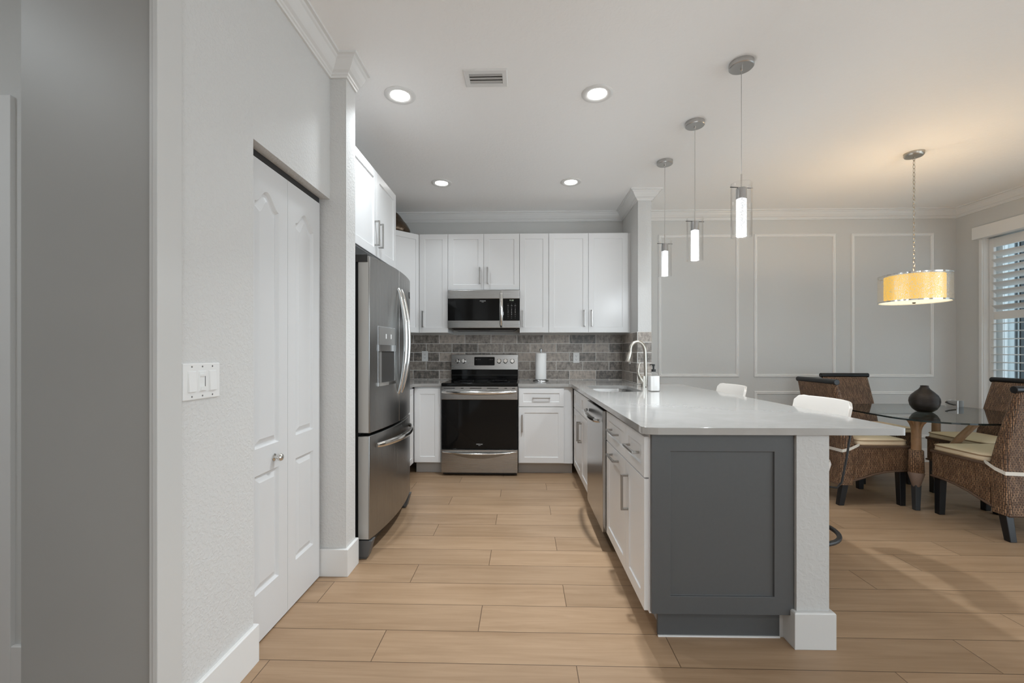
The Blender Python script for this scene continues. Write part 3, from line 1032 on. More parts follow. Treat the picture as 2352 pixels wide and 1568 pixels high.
# ================================================================== range
rg = empty('range', (-0.820, 4.31, 0), 0, 'freestanding stainless electric range with black glass oven door', 'range')
RW = 0.760
MB().box(0.004, RW - 0.004, 0.03, 0.685, 0.03, 0.893).build('body', M['grey_plastic'], rg)
for fx in (0.05, RW - 0.05):
    for fy in (0.09, 0.62):
        MB().cyl(0.018, 0, 0.032, (fx, fy), 12).build('foot', M['black'], rg)
MB().box(0.012, RW - 0.012, 0.045, 0.06, 0.008, 0.05).build('kick_plate', M['black'], rg)
ct = MB().box(0.0, RW, -0.008, 0.64, 0.893, 0.925).build('cooktop', M['black_glass'], rg, bevel=0.008, seg=3)
ct['label'] = 'black ceramic glass cooktop'
for (bx, by, br_) in ((0.20, 0.17, 0.10), (0.56, 0.17, 0.115), (0.20, 0.43, 0.075), (0.56, 0.43, 0.075), (0.38, 0.47, 0.05)):
    MB().lathe([(br_, 0.9252), (br_, 0.9257), (br_ - 0.004, 0.9257), (br_ - 0.004, 0.9252)], (bx, by, 0), 40).build('burner_ring', M['grey_plastic'], ct)
# backguard
bg = MB()
bg.box(-0.006, RW - 0.006, 0.640, 0.690, 0.925, 1.035)
bg.build('back_panel', M['black_glass'], rg, bevel=0.003)
MB().box(0.0, RW - 0.012, 0.632, 0.642, 0.968, 0.975).build('back_trim', M['black'], rg)
cp = MB().loft([[(-0.006, 0.628, 1.033), (RW - 0.006, 0.628, 1.033), (RW - 0.006, 0.695, 1.033), (-0.006, 0.695, 1.033)],
                [(-0.006, 0.632, 1.066), (RW - 0.006, 0.632, 1.066), (RW - 0.006, 0.695, 1.066), (-0.006, 0.695, 1.066)],
                [(-0.006, 0.650, 1.205), (RW - 0.006, 0.650, 1.205), (RW - 0.006, 0.695, 1.205), (-0.006, 0.695, 1.205)]]).build('control_panel', M['steel_h'], rg, bevel=0.004)
tilt = math.atan2(0.018, 0.139)
MB().loft([[(x, 0.6435 + (z - 1.145) * 0.13 - d, z) for x, z in rrect(0.256, 0.489, 1.082, 1.178, 0.008, 3)] for d in (0.0, 0.003)]).build('display', M['black_glass'], cp)
text('clock_digits', '1:18', 0.026, M['clock'], cp, (0.372, 0.6435, 1.153), (PI / 2 - tilt, 0, 0))
for (tx, tz, s) in ((0.300, 1.150, '---  --  --'), (0.447, 1.150, '-  --  --'), (0.302, 1.110, '*  --  --'), (0.447, 1.110, '*  --  --'), (0.372, 1.112, '--  --')):
    text('key_print', s, 0.016, M['print_white'], cp, (tx, 0.638, tz), (PI / 2 - tilt, 0, 0))
for kx in (0.060, 0.134, 0.540, 0.613, 0.690):
    Mk = Matrix.Translation((kx, 0.6395, 1.130)) @ Matrix.Rotation(PI / 2 - tilt, 4, 'X')
    kb = MB()
    kb.lathe([(0.027, 0.0), (0.027, 0.004), (0.0235, 0.006), (0.0225, 0.026), (0.019, 0.030)], n=24, M=Mk)
    kb.box(-0.006, 0.006, -0.022, 0.022, 0.026, 0.040, Mk)
    kb.build('knob', M['chrome'], rg, smooth=35)
# oven door: steel top rail with vent slots and bowed handle, glass, then the drawer
od = MB().box(0.0, RW, 0.0, 0.03, 0.760, 0.889).build('oven_door', M['steel_h'], rg, bevel=0.003)
MB().box(0.004, RW - 0.004, 0.0, 0.03, 0.270, 0.760).build('oven_window', M['black_glass'], od, bevel=0.003)
for (va, vb) in ((0.025, 0.135), (0.195, 0.222), (0.285, 0.400), (0.455, 0.570), (0.630, 0.655), (0.705, 0.735)):
    MB().box(va, vb, -0.0012, 0.004, 0.870, 0.877).build('vent_slot', M['black'], od)
hp = []
for k in range(25):
    t = k / 24
    s = math.sin(PI * t)
    hp.append((0.012 + t * (RW - 0.03), -0.008 - 0.048 * s ** 0.55, 0.838 - 0.006 * s))
MB().tube(hp, [0.012 + 0.006 * math.sin(PI * k / 24) ** 0.5 for k in range(25)], 12, flat=(1.0, 1.15)).build('handle', M['chrome'], od, smooth=50)
text('lettering', 'FRIGIDAIRE', 0.0125, M['print_white'], od, (RW / 2, -0.0005, 0.318))
text('lettering', 'GALLERY', 0.006, M['print_white'], od, (RW / 2, -0.0005, 0.306))
dwf = MB()
dwf.box(0.0, RW, 0.0, 0.03, 0.034, 0.262)
dro = dwf.build('drawer', M['steel_h'], rg, bevel=0.003)
hp = []
for k in range(25):
    t = k / 24
    s = math.sin(PI * t)
    hp.append((0.014 + t * (RW - 0.03), -0.002 - 0.034 * s ** 0.7, 0.240 - 0.012 * s))
MB().tube(hp, [0.008 + 0.005 * math.sin(PI * k / 24) ** 0.6 for k in range(25)], 12, flat=(1.3, 0.9)).build('handle', M['chrome'], dro, smooth=50)
# scoop below the lip, its shaded crescent painted with darker steel
sc = MB()
top = [(0.10 + 0.55 * k / 20, -0.0015, 0.226) for k in range(21)]
bot = [(0.10 + 0.55 * k / 20, -0.0015, 0.226 - 0.052 * math.sin(PI * k / 20) ** 0.8 - 0.001) for k in range(21)]
outr = [(0.10 + 0.55 * k / 20, -0.020 * math.sin(PI * k / 20) - 0.002, 0.220) for k in range(21)]
sc.loft([bot, outr, top], closed=False, cap0=False, cap1=False)
sc.build('scoop', M['steel_v'], dro, smooth=60)

# ================================================================== microwave
mw = empty('microwave', (-0.808, 4.60, 0), 0, 'stainless and black over-the-range microwave below the short cabinet', 'microwave')
MWW = 0.764
MB().box(0.003, MWW - 0.003, 0.02, 0.41, 1.500, 1.890).build('body', M['black'], mw)
MB().loft([[(0.02, 0.03, 1.500), (MWW - 0.02, 0.03, 1.500), (MWW - 0.02, 0.40, 1.500), (0.02, 0.40, 1.500)],
           [(0.06, 0.05, 1.468), (MWW - 0.06, 0.05, 1.468), (MWW - 0.06, 0.38, 1.468), (0.06, 0.38, 1.468)]]).build('vent_hood', M['black'], mw)
for lx in (0.19, 0.56):
    MB().box(lx - 0.12, lx + 0.12, 0.10, 0.13, 1.4665, 1.469).build('vent_grille', M['chrome_d'], mw)
md = MB().box(0.0, MWW, 0.0, 0.03, 1.798, 1.889).build('top_trim', M['steel_h'], mw, bevel=0.003)
MB().box(0.0, MWW, 0.0, 0.03, 1.488, 1.566).build('bottom_trim', M['steel_h'], mw, bevel=0.003)
dg = MB().box(0.002, 0.592, 0.002, 0.03, 1.566, 1.798).build('door', M['black_glass'], mw, bevel=0.002)
text('lettering', 'FRIGIDAIRE', 0.0125, M['print_white'], dg, (0.374, 0.0005, 1.774))
text('lettering', 'GALLERY', 0.006, M['print_white'], dg, (0.374, 0.0005, 1.762))
kp = MB().box(0.595, MWW - 0.002, 0.002, 0.03, 1.566, 1.798).build('keypad', M['black_glass'], mw, bevel=0.002)
text('clock_digits', '11:18', 0.020, M['clock'], kp, (0.678, 0.0005, 1.779))
text('key_print', '-----------', 0.014, M['print_dark'], kp, (0.680, 0.0005, 1.757))
for r_, row in enumerate((('--', '--', '--'), ('==', '==', '=='), ('--', '--', '--'), ('1', '2', '3'), ('4', '5', '6'), ('7', '8', '9'), ('--', '0', '---'), ('--', '--', '--'), ('-', '--', '-'))):
    for c_, s in enumerate(row):
        text('key_print', s, 0.0145, M['print_white'], kp, (0.642 + 0.038 * c_, 0.0005, 1.740 - 0.0185 * r_))
hp = []
for k in range(19):
    t = k / 18
    s = math.sin(PI * t)
    hp.append((0.572, -0.006 - 0.045 * s ** 0.6, 1.500 + t * 0.375))
MB().tube(hp, [0.012 + 0.006 * math.sin(PI * k / 18) ** 0.5 for k in range(19)], 12, flat=(1.15, 0.9)).build('handle', M['chrome'], mw, smooth=50)

# ================================================================== refrigerator (front faces +x)
# local frame: local x runs away from the camera (+Y), local -y is the front (+X)
FW = 0.925
fr = empty('refrigerator', (-0.985, 2.548, 0), PI / 2, 'stainless french-door refrigerator with ice dispenser and bottom freezer', 'refrigerator')
MB().box(0.012, FW - 0.012, 0.018, 0.715, 0.03, 1.775).build('body', M['grey_plastic'], fr, bevel=0.004)
MB().box(0.02, FW - 0.02, 0.0, 0.022, 0.12, 1.77).build('gasket', M['black'], fr)
def front_y(x):
    """bowed front: depth of the face at local x"""
    t = (x - FW / 2) / (FW / 2)
    return -0.072 - 0.042 * (1 - t * t)
def bowed(xa, xb, za, zb, n=14):
    b = MB()
    sec = [(xa + (xb - xa) * k / n, front_y(xa + (xb - xa) * k / n)) for k in range(n + 1)]
    b.prism(sec + [(xb, -0.002), (xa, -0.002)], za, zb)
    return b
XD = 0.478
dl = bowed(0.004, XD - 0.002, 0.748, 1.800).build('door', M['steel_v'], fr, bevel=0.004, smooth=25)
dl['label'] = 'near stainless door with dispenser'
d2 = bowed(XD + 0.002, FW - 0.004, 0.748, 1.800).build('door', M['steel_v'], fr, bevel=0.004, smooth=25)
d2['label'] = 'far stainless door'
fz = bowed(0.004, FW - 0.004, 0.118, 0.732).build('freezer_drawer', M['steel_v'], fr, bevel=0.004, smooth=25)
for (dd, za, zb, wn_) in ((dl, 0.752, 1.796, 0), (fz, 0.122, 0.728, 0)):
    MB().box(0.0028, 0.0045, -0.066, -0.006, za, zb).build('door_side', M['steel_side'], dd)
def dhandle(xc):
    pts = []
    for k in range(23):
        t = k / 22
        s = math.sin(PI * t)
        pts.append((xc, front_y(xc) - 0.004 - 0.052 * s ** 0.75, 0.945 + 0.725 * t))
    return MB().tube(pts, [0.007 + 0.006 * math.sin(PI * k / 22) ** 0.4 for k in range(23)], 12, flat=(1.2, 0.85))
dhandle(XD - 0.040).build('handle', M['chrome'], dl, smooth=50)
dhandle(XD + 0.040).build('handle', M['chrome'], d2, smooth=50)
pts = []
for k in range(25):
    t = k / 24
    s = math.sin(PI * t)
    x = 0.085 + t * (FW - 0.17)
    pts.append((x, front_y(x) - 0.004 - 0.055 * s ** 0.6, 0.662))
MB().tube(pts, [0.012 + 0.006 * math.sin(PI * k / 24) ** 0.4 for k in range(25)], 12, flat=(0.85, 1.2)).build('handle', M['chrome'], fz, smooth=50)
# dispenser set on the near door
def on_front(xa, xb, za, zb, out, back=0.004, n=6):
    b = MB()
    s1 = [(xa + (xb - xa) * k / n, front_y(xa + (xb - xa) * k / n) - out) for k in range(n + 1)]
    s0 = [(x, y + out + back) for x, y in reversed(s1)]
    b.prism(s1 + s0, za, zb)
    return b
dsp = on_front(0.105, 0.372, 1.016, 1.392, 0.0015).build('dispenser', M['chrome_d'], dl, bevel=0.001)
on_front(0.112, 0.365, 1.275, 1.386, 0.004).build('control_panel', M['dispenser_grey'], dsp)
on_front(0.112, 0.365, 1.235, 1.275, 0.010).build('spout_housing', M['chrome_d'], dsp)
on_front(0.118, 0.359, 1.036, 1.235, 0.002).build('recess', M['dark_gap'], dsp)  # flat dark plate, the depth shade is only its colour
on_front(0.118, 0.150, 1.036, 1.235, 0.0028).build('recess_lit_side', M['dispenser_grey'], dsp)  # lighter strip paints the lit side wall of the hollow
on_front(0.112, 0.365, 1.020, 1.040, 0.012).build('drip_tray', M['chrome'], dsp)
for q in (0.205, 0.285):
    MB().box(q, q + 0.016, front_y(q) - 0.006, front_y(q) - 0.001, 1.315, 1.345).build('button', M['print_white'], dsp)
# mark on the far door, feet, hinge, kick grille
hook = [(FW - 0.085, front_y(FW - 0.085) - 0.002, 1.700), (FW - 0.083, front_y(FW - 0.083) - 0.002, 1.672), (FW - 0.068, front_y(FW - 0.068) - 0.002, 1.655), (FW - 0.055, front_y(FW - 0.055) - 0.002, 1.655)]
MB().tube(hook, 0.0035, 8).build('emblem', M['print_dark'], d2)
for hx in (0.03, FW - 0.11):
    MB().box(hx, hx + 0.08, -0.06, 0.06, 1.776, 1.812).build('hinge_cover', M['dark_gap'], fr, bevel=0.004)
MB().box(-0.003, 0.0035, -0.062, 0.03, 1.762, 1.806).build('hinge_bracket', M['dark_gap'], fr, bevel=0.001)
MB().box(0.05, FW - 0.05, -0.03, 0.02, 0.03, 0.112).build('kick_grille', M['black'], fr)
for hx in (0.006, FW - 0.066):
    f_ = MB()
    f_.loft([[(hx, -0.088, 0.112), (hx + 0.06, -0.088, 0.112), (hx + 0.06, 0.015, 0.112), (hx, 0.015, 0.112)],
             [(hx, -0.060, 0.014), (hx + 0.06, -0.060, 0.014), (hx + 0.06, 0.015, 0.014), (hx, 0.015, 0.014)]])
    f_.box(hx + 0.01, hx + 0.05, -0.05, 0.005, 0.0, 0.014)
    f_.build('foot', M['grey_plastic'], fr, bevel=0.003)

# ================================================================== faucet, soap, towel, outlets
fx, fy = R(1.085, 3.99)
fc = empty('faucet', (fx, fy, ZC1), TH, 'brushed nickel pull-down kitchen faucet beside the sink', 'faucet')
MB().lathe([(0.022, 0), (0.022, 0.004), (0.020, 0.02), (0.021, 0.06), (0.019, 0.10)]).build('body', M['faucet'], fc, smooth=50)
pts = [(0.018, 0, 0.005), (0.022, 0, 0.10), (0.020, 0, 0.20), (0.018, 0, 0.285)]
for k in range(1, 15):
    a = PI * k / 15 * 0.93
    pts.append((-0.052 + 0.070 * math.cos(a), 0, 0.305 + 0.108 * math.sin(a) ** 0.9))
pts += [(-0.118, 0, 0.318)]
MB().tube(pts, [0.015] * len(pts), 14).build('spout', M['faucet'], fc, smooth=50)
MB().tube([(-0.116, 0, 0.322), (-0.127, 0, 0.285), (-0.141, 0, 0.235), (-0.143, 0, 0.228)], [0.0165, 0.020, 0.0245, 0.022], 16).build('spray_head', M['faucet'], fc, smooth=40)
hb = MB()
hb.tube([(0.006, 0, 0.015), (-0.010, 0, 0.050), (-0.030, 0, 0.085), (-0.044, 0, 0.120), (-0.047, 0, 0.150), (-0.040, 0, 0.190), (-0.026, 0, 0.224)],
        [0.016, 0.021, 0.019, 0.013, 0.010, 0.007, 0.003], 12)
hb.build('lever', M['faucet'], fc, smooth=50)

sx, sy = R(1.045, 3.555)
sp = empty('soap_dispenser', (sx, sy, ZC1), 0.15, 'clear square soap bottle with white soap and black pump beside the faucet', 'soap dispenser')
b = MB()
b.loft([[(x, y, z) for x, y in rrect(-w_, w_, -w_, w_, w_ * 0.28, 4)] for w_, z in ((0.036, 0.0), (0.040, 0.004), (0.040, 0.118), (0.036, 0.134), (0.022, 0.146), (0.019, 0.149), (0.019, 0.158))])
b.build('bottle', M['glass'], sp, smooth=40)
MB().loft([[(x, y, z) for x, y in rrect(-w_, w_, -w_, w_, w_ * 0.28, 4)] for w_, z in ((0.034, 0.004), (0.0375, 0.008), (0.0375, 0.124))]).build('soap', M['soap'], sp, smooth=40)
pb = MB()
pb.cyl(0.017, 0.158, 0.178, n=20)
pb.cyl(0.007, 0.178, 0.205, n=12)
pb.cyl(0.011, 0.203, 0.219, n=16)
pb.tube([(0, 0, 0.214), (-0.018, -0.004, 0.217), (-0.034, -0.008, 0.214)], 0.0045, 8)
pb.build('pump', M['black'], sp, smooth=40)

tx, ty = 0.188, 4.80
th_ = empty('paper_towel_holder', (tx, ty, ZC1), 0, 'steel upright paper towel holder between range and outlet', 'paper towel holder')
MB().lathe([(0.088, 0.0), (0.088, 0.006), (0.082, 0.014), (0.02, 0.018)]).build('base', M['chrome_d'], th_, smooth=40)
MB().lathe([(0.006, 0.016), (0.006, 0.325), (0.013, 0.327), (0.014, 0.352), (0.010, 0.357)], n=16).build('rod', M['chrome_d'], th_, smooth=40)
tr_ = MB()
tr_.lathe([(0.060, 0.0), (0.061, 0.004), (0.061, 0.284), (0.059, 0.288), (0.018, 0.288), (0.018, 0.0)], n=40)
o = tr_.build('paper_towel_roll', M['paper'], loc=(tx, ty, ZC1 + 0.019), smooth=40)
tag(o, 'white paper towel roll standing on the steel holder', 'paper towel')

def outlet(loc, rz, label):
    r_ = empty('outlet', loc, rz, label, 'outlet', 'backsplash outlets')
    MB().box(-0.036, 0.036, -0.006, 0, -0.058, 0.058).build('cover_plate', M['white_plastic'], r_, bevel=0.003)
    for q in (-0.02, 0.02):
        s_ = MB().loft([[(x, y, q + z) for x, z in rrect(-0.017, 0.017, -0.015, 0.015, 0.007, 4)] for y in (-0.0055, -0.0075)]).build('socket', M['white_plastic'], r_)
        sl = MB()
        sl.box(-0.008, -0.0055, -0.0080, -0.007, q - 0.003, q + 0.007)
        sl.box(0.0055, 0.008, -0.0080, -0.007, q - 0.003, q + 0.007)
        sl.box(-0.002, 0.002, -0.0080, -0.007, q - 0.011, q - 0.006)
        sl.build('slots', M['print_dark'], s_)
    return r_
outlet((-1.143, YB - 0.009, 1.187), 0, 'white outlet on the tiles left of the range')
outlet((0.602, YB - 0.009, 1.168), 0, 'white outlet on the tiles right of the paper towel')
outlet((1.1235, 4.64, 1.165), -PI / 2, 'white outlet on the side tiles behind the faucet')

# switch plate on the pantry wall
sw = empty('switch_plate', (XP, 1.410, 1.132), PI / 2, 'white three-gang switch plate on the textured left wall', 'switch plate')
MB().box(-0.083, 0.083, -0.006, 0, -0.059, 0.059).build('cover_plate', M['white_plastic'], sw, bevel=0.003)
for k, q in enumerate((-0.046, 0.0, 0.046)):
    MB().box(q - 0.0175, q + 0.0175, -0.0072, -0.004, -0.034, 0.034).build('bezel', M['trim'], sw, bevel=0.0008)
    if k == 1:
        kb = MB().box(q - 0.0155, q + 0.0155, -0.0085, -0.006, -0.0325, 0.0325).build('dimmer', M['white_plastic'], sw, bevel=0.001)
        MB().box(q - 0.011, q + 0.006, -0.0115, -0.008, 0.016, 0.024).build('slider', M['white_plastic'], kb)
        MB().box(q + 0.008, q + 0.0105, -0.0088, -0.0082, -0.018, 0.016).build('slot', M['print_dark'], kb)
        MB().box(q - 0.011, q + 0.008, -0.0125, -0.008, -0.030, -0.018).build('button', M['white_plastic'], kb)
    else:
        rk = MB()
        rk.loft([[(q - 0.0155, -0.0065, -0.0325), (q + 0.0155, -0.0065, -0.0325), (q + 0.0155, -0.0065, 0.0325), (q - 0.0155, -0.0065, 0.0325)],
                 [(q - 0.0155, -0.0125, -0.0325), (q + 0.0155, -0.0125, -0.0325), (q + 0.0155, -0.0080, 0.0325), (q - 0.0155, -0.0080, 0.0325)]])
        rk.build('rocker', M['white_plastic'], sw, bevel=0.0008)
for q in (-0.046, 0.0, 0.046):
    for z in (-0.048, 0.048):
        MB().cyl(0.003, 0.0055, 0.0066, n=10, M=Matrix.Translation((q, 0, z)) @ Matrix.Rotation(PI / 2, 4, 'X')).build('screw', M['chrome_d'], sw)

# bronze gourd vase on the corner cabinet
tag(MB().lathe([(0.095, 0.0), (0.15, 0.02), (0.166, 0.06), (0.158, 0.085), (0.137, 0.122), (0.116, 0.150), (0.098, 0.168), (0.076, 0.200), (0.058, 0.225), (0.034, 0.252), (0.012, 0.266)], n=48)
    .build('gourd_vase', M['bronze'], loc=(-1.41, 4.73, UZ1 + 0.001), smooth=60), 'crackled bronze gourd-shaped ornament on top of the corner cabinet', 'ornament')

# ================================================================== bifold doors
def fill_with_holes(outer, holes, y, bm_out):
    bm = bmesh.new()
    edges = []
    for loop in [outer] + holes:
        vs = [bm.verts.new((x, y, z)) for x, z in loop]
        for k in range(len(vs)):
            edges.append(bm.edges.new((vs[k], vs[(k + 1) % len(vs)])))
    bmesh.ops.triangle_fill(bm, use_beauty=True, use_dissolve=False, edges=edges)
    vs = {}
    for v in bm.verts: vs[v] = bm_out.verts.new(v.co)
    for f in bm.faces: bm_out.faces.new([vs[v] for v in f.verts])
    bm.free()

def bifold_leaf(w):
    b = MB()
    h = 2.030
    xa, xb = 0.072, w - 0.072
    def low_at(i):
        return [(xa + i, 0.206 + i), (xb - i, 0.206 + i), (xb - i, 0.702 - i), (xa + i, 0.702 - i)]
    def up_at(i):                                # cathedral top: shoulders rising to a rounded crest
        pts = [(xa + i, 0.815 + i), (xb - i, 0.815 + i)]
        nA = 20
        for k in range(nA + 1):
            t = k / nA
            s = 0.5 - 0.5 * math.cos(2 * PI * t)
            pts.append((xb - i + (xa - xb + 2 * i) * t, 1.850 - i + (0.064 - 0.2 * i) * s))
        return pts
    low, up = low_at(0), up_at(0)
    outer = [(0, 0), (w, 0), (w, h), (0, h)]
    fill_with_holes(outer, [low, up], 0.0, b.bm)
    for fn in (low_at, up_at):
        r0, r1, r2, r3 = fn(0), fn(0.009), fn(0.014), fn(0.036)
        b.loft([[(x, 0.0, z) for x, z in r0], [(x, 0.012, z) for x, z in r1], [(x, 0.012, z) for x, z in r2], [(x, 0.002, z) for x, z in r3]], cap0=False, cap1=True)
    # sides and back
    b.loft([[(0, 0, 0), (w, 0, 0), (w, 0, h), (0, 0, h)], [(0, 0.035, 0), (w, 0.035, 0), (w, 0.035, h), (0, 0.035, h)]], cap0=False, cap1=True)
    bmesh.ops.remove_doubles(b.bm, verts=b.bm.verts, dist=0.00005)
    return b

bd = empty('door_1', (-1.113, 1.700, 0.008), PI / 2, 'white two-leaf bifold pantry door with arched panels', 'door')
bd['kind'] = 'structure'
lw_ = 0.324
for k in range(2):
    bifold_leaf(lw_ - 0.002).build('leaf', M['door'], bd, loc=(k * lw_, 0, 0))
kn = MB()
Mk = Matrix.Translation((0.212, 0.0, 0.752)) @ Matrix.Rotation(PI / 2, 4, 'X')
kn.lathe([(0.016, 0.0), (0.016, 0.003), (0.007, 0.006), (0.007, 0.016), (0.015, 0.022), (0.0175, 0.030), (0.013, 0.038), (0.004, 0.040)], n=24, M=Mk)
kn.build('knob', M['chrome'], bd, smooth=50)
MB().box(0.0, 2 * lw_, 0.004, 0.030, 2.036, 2.061).build('track', M['black_metal'], bd)

# ================================================================== ceiling fixtures
def recessed(x, y, label, group='recessed kitchen lights', watts=None):
    r_ = empty('recessed_light', (x, y, H), 0, label, 'ceiling light', group)
    MB().lathe([(0.096, 0.0), (0.096, -0.004), (0.085, -0.010), (0.062, -0.006), (0.0575, -0.0015), (0.0575, 0.0)], n=40).build('trim_ring', M['trim'], r_, smooth=40)
    MB().lathe([(0.057, -0.0005), (0.057, -0.004), (0.048, -0.0055)], n=32).build('lens', M['lens'], r_, smooth=40)
    lamp('recessed_lamp', 'AREA', (0, 0, -0.012), watts or RECESSED_W, (0.88, 0.95, 1.0), 0.11, r_, spread=math.radians(115))
    return r_

recessed(-0.771, 2.695, 'round recessed ceiling light left of the vent, nearer pair', watts=RECESSED_LEFT_W)
recessed(0.455, 2.71, 'round recessed ceiling light right of the vent, nearer pair', watts=RECESSED_RIGHT_W)
recessed(-0.776, 4.095, 'round recessed ceiling light above the left wall cabinets, farther pair', watts=2.0)
recessed(0.443, 4.105, 'round recessed ceiling light above the right wall cabinets, farther pair')
for (x, y) in ((0.2, -1.2), (2.6, -1.2), (0.2, -3.0), (2.6, -3.0)):
    lamp('living_area_fill', 'AREA', (x, y, H - 0.01), REAR_FILL_W, (0.88, 0.95, 1.0), 0.15)  # unseen fill lamps added behind the camera, no fixtures
lamp('hall_fill', 'AREA', (-2.5, 0.3, H - 0.01), HALL_FILL_W, (0.88, 0.95, 1.0), 0.15)  # added fill lamp out of view, brightens the hall

vt = empty('ceiling_vent', (-0.220, 2.535, H), 0, 'white rectangular air vent in the ceiling between the recessed lights', 'vent')
b = MB()
def vring(hx, hy, z): return [(-hx, -hy, z), (hx, -hy, z), (hx, hy, z), (-hx, hy, z)]
b.loft([vring(0.126, 0.081, 0), vring(0.126, 0.081, -0.004), vring(0.120, 0.075, -0.009), vring(0.096, 0.046, -0.009), vring(0.096, 0.046, 0)], cap0=False, cap1=False)
b.build('frame', M['trim'], vt)
MB().box(-0.096, 0.096, -0.046, 0.046, -0.0012, -0.0004).build('duct_shade_sheet', M['dark_gap'], vt)  # dark sheet standing in for the shade inside the duct
for k in range(3):
    yy = -0.029 + 0.029 * k
    b = MB()
    b.box(-0.095, 0.095, -0.0155, 0.0155, -0.0008, 0.0008, Matrix.Translation((0, yy, -0.0062)) @ Matrix.Rotation(0.22, 4, 'X'))
    b.build('louver', M['toe'], vt)

# pendants over the peninsula
def make_pendant():
    r_ = empty('pendant_light', (0, 0, H), 0)
    MB().lathe([(0.064, 0), (0.064, -0.024), (0.060, -0.028)], n=48).build('canopy', M['canopy_metal'], r_, smooth=40)
    MB().lathe([(0.007, -0.028), (0.007, -0.040), (0.003, -0.044)], n=14).build('cord_grip', M['chrome'], r_, smooth=40)
    MB().cyl(0.0018, -0.66, -0.03, n=8).build('cord', M['canopy_metal'], r_)
    s_ = MB()
    s_.cyl(0.004, -0.695, -0.615, n=12)
    s_.build('stem', M['chrome'], r_, smooth=40)
    cb = MB()
    cb.tube([(-0.066, -0.010, -0.690), (0.066, 0.010, -0.690)], 0.0025, 8)
    cb.build('cross_bar', M['black_metal'], r_)
    MB().lathe([(0.010, -0.692), (0.027, -0.694), (0.028, -0.752), (0.026, -0.754)], n=28).build('socket_cap', M['chrome_d'], r_, smooth=40)
    MB().lathe([(0.0255, -0.752), (0.0265, -0.756), (0.0265, -0.957), (0.0255, -0.960)], n=28).build('crystal', M['crystal'], r_, smooth=40)
    g = MB()
    g.lathe([(0.054, -0.668), (0.054, -0.963), (0.0515, -0.963), (0.0515, -0.668)], n=48, cap=False)
    gm = g.bm
    vs = list(gm.verts)
    for i in range(48):          # close the rims
        gm.faces.new([vs[i], vs[(i + 1) % 48], vs[3 * 48 + (i + 1) % 48], vs[3 * 48 + i]])
    g.build('glass_shade', M['glass'], r_, smooth=40)
    return r_
pend = make_pendant()
for k, (x, y, lab) in enumerate(((1.206, 2.447, 'clear glass cylinder pendant nearest the camera over the peninsula'),
                                 (1.192, 3.067, 'clear glass cylinder pendant in the middle of the row of three'),
                                 (1.183, 3.686, 'clear glass cylinder pendant farthest away, near the wall end'))):
    o = pend if k == 0 else copy_tree(pend)
    o.location = (x, y, H)
    tag(o, lab, 'pendant light', 'glass pendants over the peninsula')
    lamp('pendant_lamp', 'POINT', (x, y, H - 1.0), PENDANT_W, (0.88, 0.95, 1.0), 0.03)

# drum chandelier over the dining table
cx, cy = 3.135, 3.585
ch = empty('chandelier', (cx, cy, H), 0, 'amber mosaic drum chandelier on a chain above the dining table', 'chandelier')
MB().lathe([(0.066, 0), (0.066, -0.020), (0.058, -0.030), (0.02, -0.032)], n=40).build('canopy', M['brass_nickel'], ch, smooth=40)
cb = MB()
zz = -0.030
k = 0
while zz > -0.955:
    pts = []
    for i in range(12):
        a = 2 * PI * i / 12
        u_, v_ = 0.0075 * math.cos(a), 0.0185 * math.sin(a)
        pts.append((u_, 0, zz - 0.0175 + v_) if k % 2 == 0 else (0, u_, zz - 0.0175 + v_))
    cb.tube(pts, 0.0021, 6, closed=True)
    zz -= 0.0312
    k += 1
cb.build('chain', M['brass_nickel'], ch, smooth=60)
ZT, ZB_ = -0.985, -1.195
rd = 0.226
MB().lathe([(rd, ZB_), (rd, ZT)], n=72, cap=False).build('shade', M['mosaic'], ch, smooth=60)
MB().lathe([(0.186, ZB_ + 0.004), (0.186, ZT - 0.004)], n=64, cap=False).build('liner', M['liner'], ch, smooth=60)
for z in (ZT, ZB_):
    r2 = MB()
    r2.lathe([(rd - 0.004, z - 0.005), (rd + 0.002, z - 0.005), (rd + 0.002, z + 0.005), (rd - 0.004, z + 0.005)], n=72, cap=False)
    r2.build('rim', M['chrome'], ch, smooth=30)
MB().lathe([(rd - 0.006, ZB_ + 0.004), (rd - 0.006, ZB_ + 0.0005), (0.06, ZB_ - 0.004)], n=60).build('diffuser', M['diffuser'], ch, smooth=60)
MB().lathe([(0.004, ZB_ - 0.003), (0.013, ZB_ - 0.006), (0.010, ZB_ - 0.014), (0.004, ZB_ - 0.016)], n=20).build('finial', M['brass_nickel'], ch, smooth=60)
sp_ = MB()
sp_.cyl(0.006, ZT - 0.02, -0.955, n=12)
for q in range(3):
    a = 2 * PI * q / 3
    sp_.tube([(0, 0, ZT - 0.01), (rd * math.cos(a), rd * math.sin(a), ZT - 0.004)], 0.003, 6)
sp_.build('spider', M['brass_nickel'], ch)
for q in range(3):
    a = 2 * PI * q / 3 + 0.5
    lamp('chandelier_bulb', 'POINT', (0.10 * math.cos(a), 0.10 * math.sin(a), ZT - 0.06), CHANDELIER_W / 3, (1.0, 0.80, 0.52), 0.03, ch)


# ================================================================== wicker dining chairs
def rring(x0, x1, hw, z, r=0.028, n=4):
    return [(x, y, z) for x, y in rrect(x0, x1, -hw, hw, r, n)]

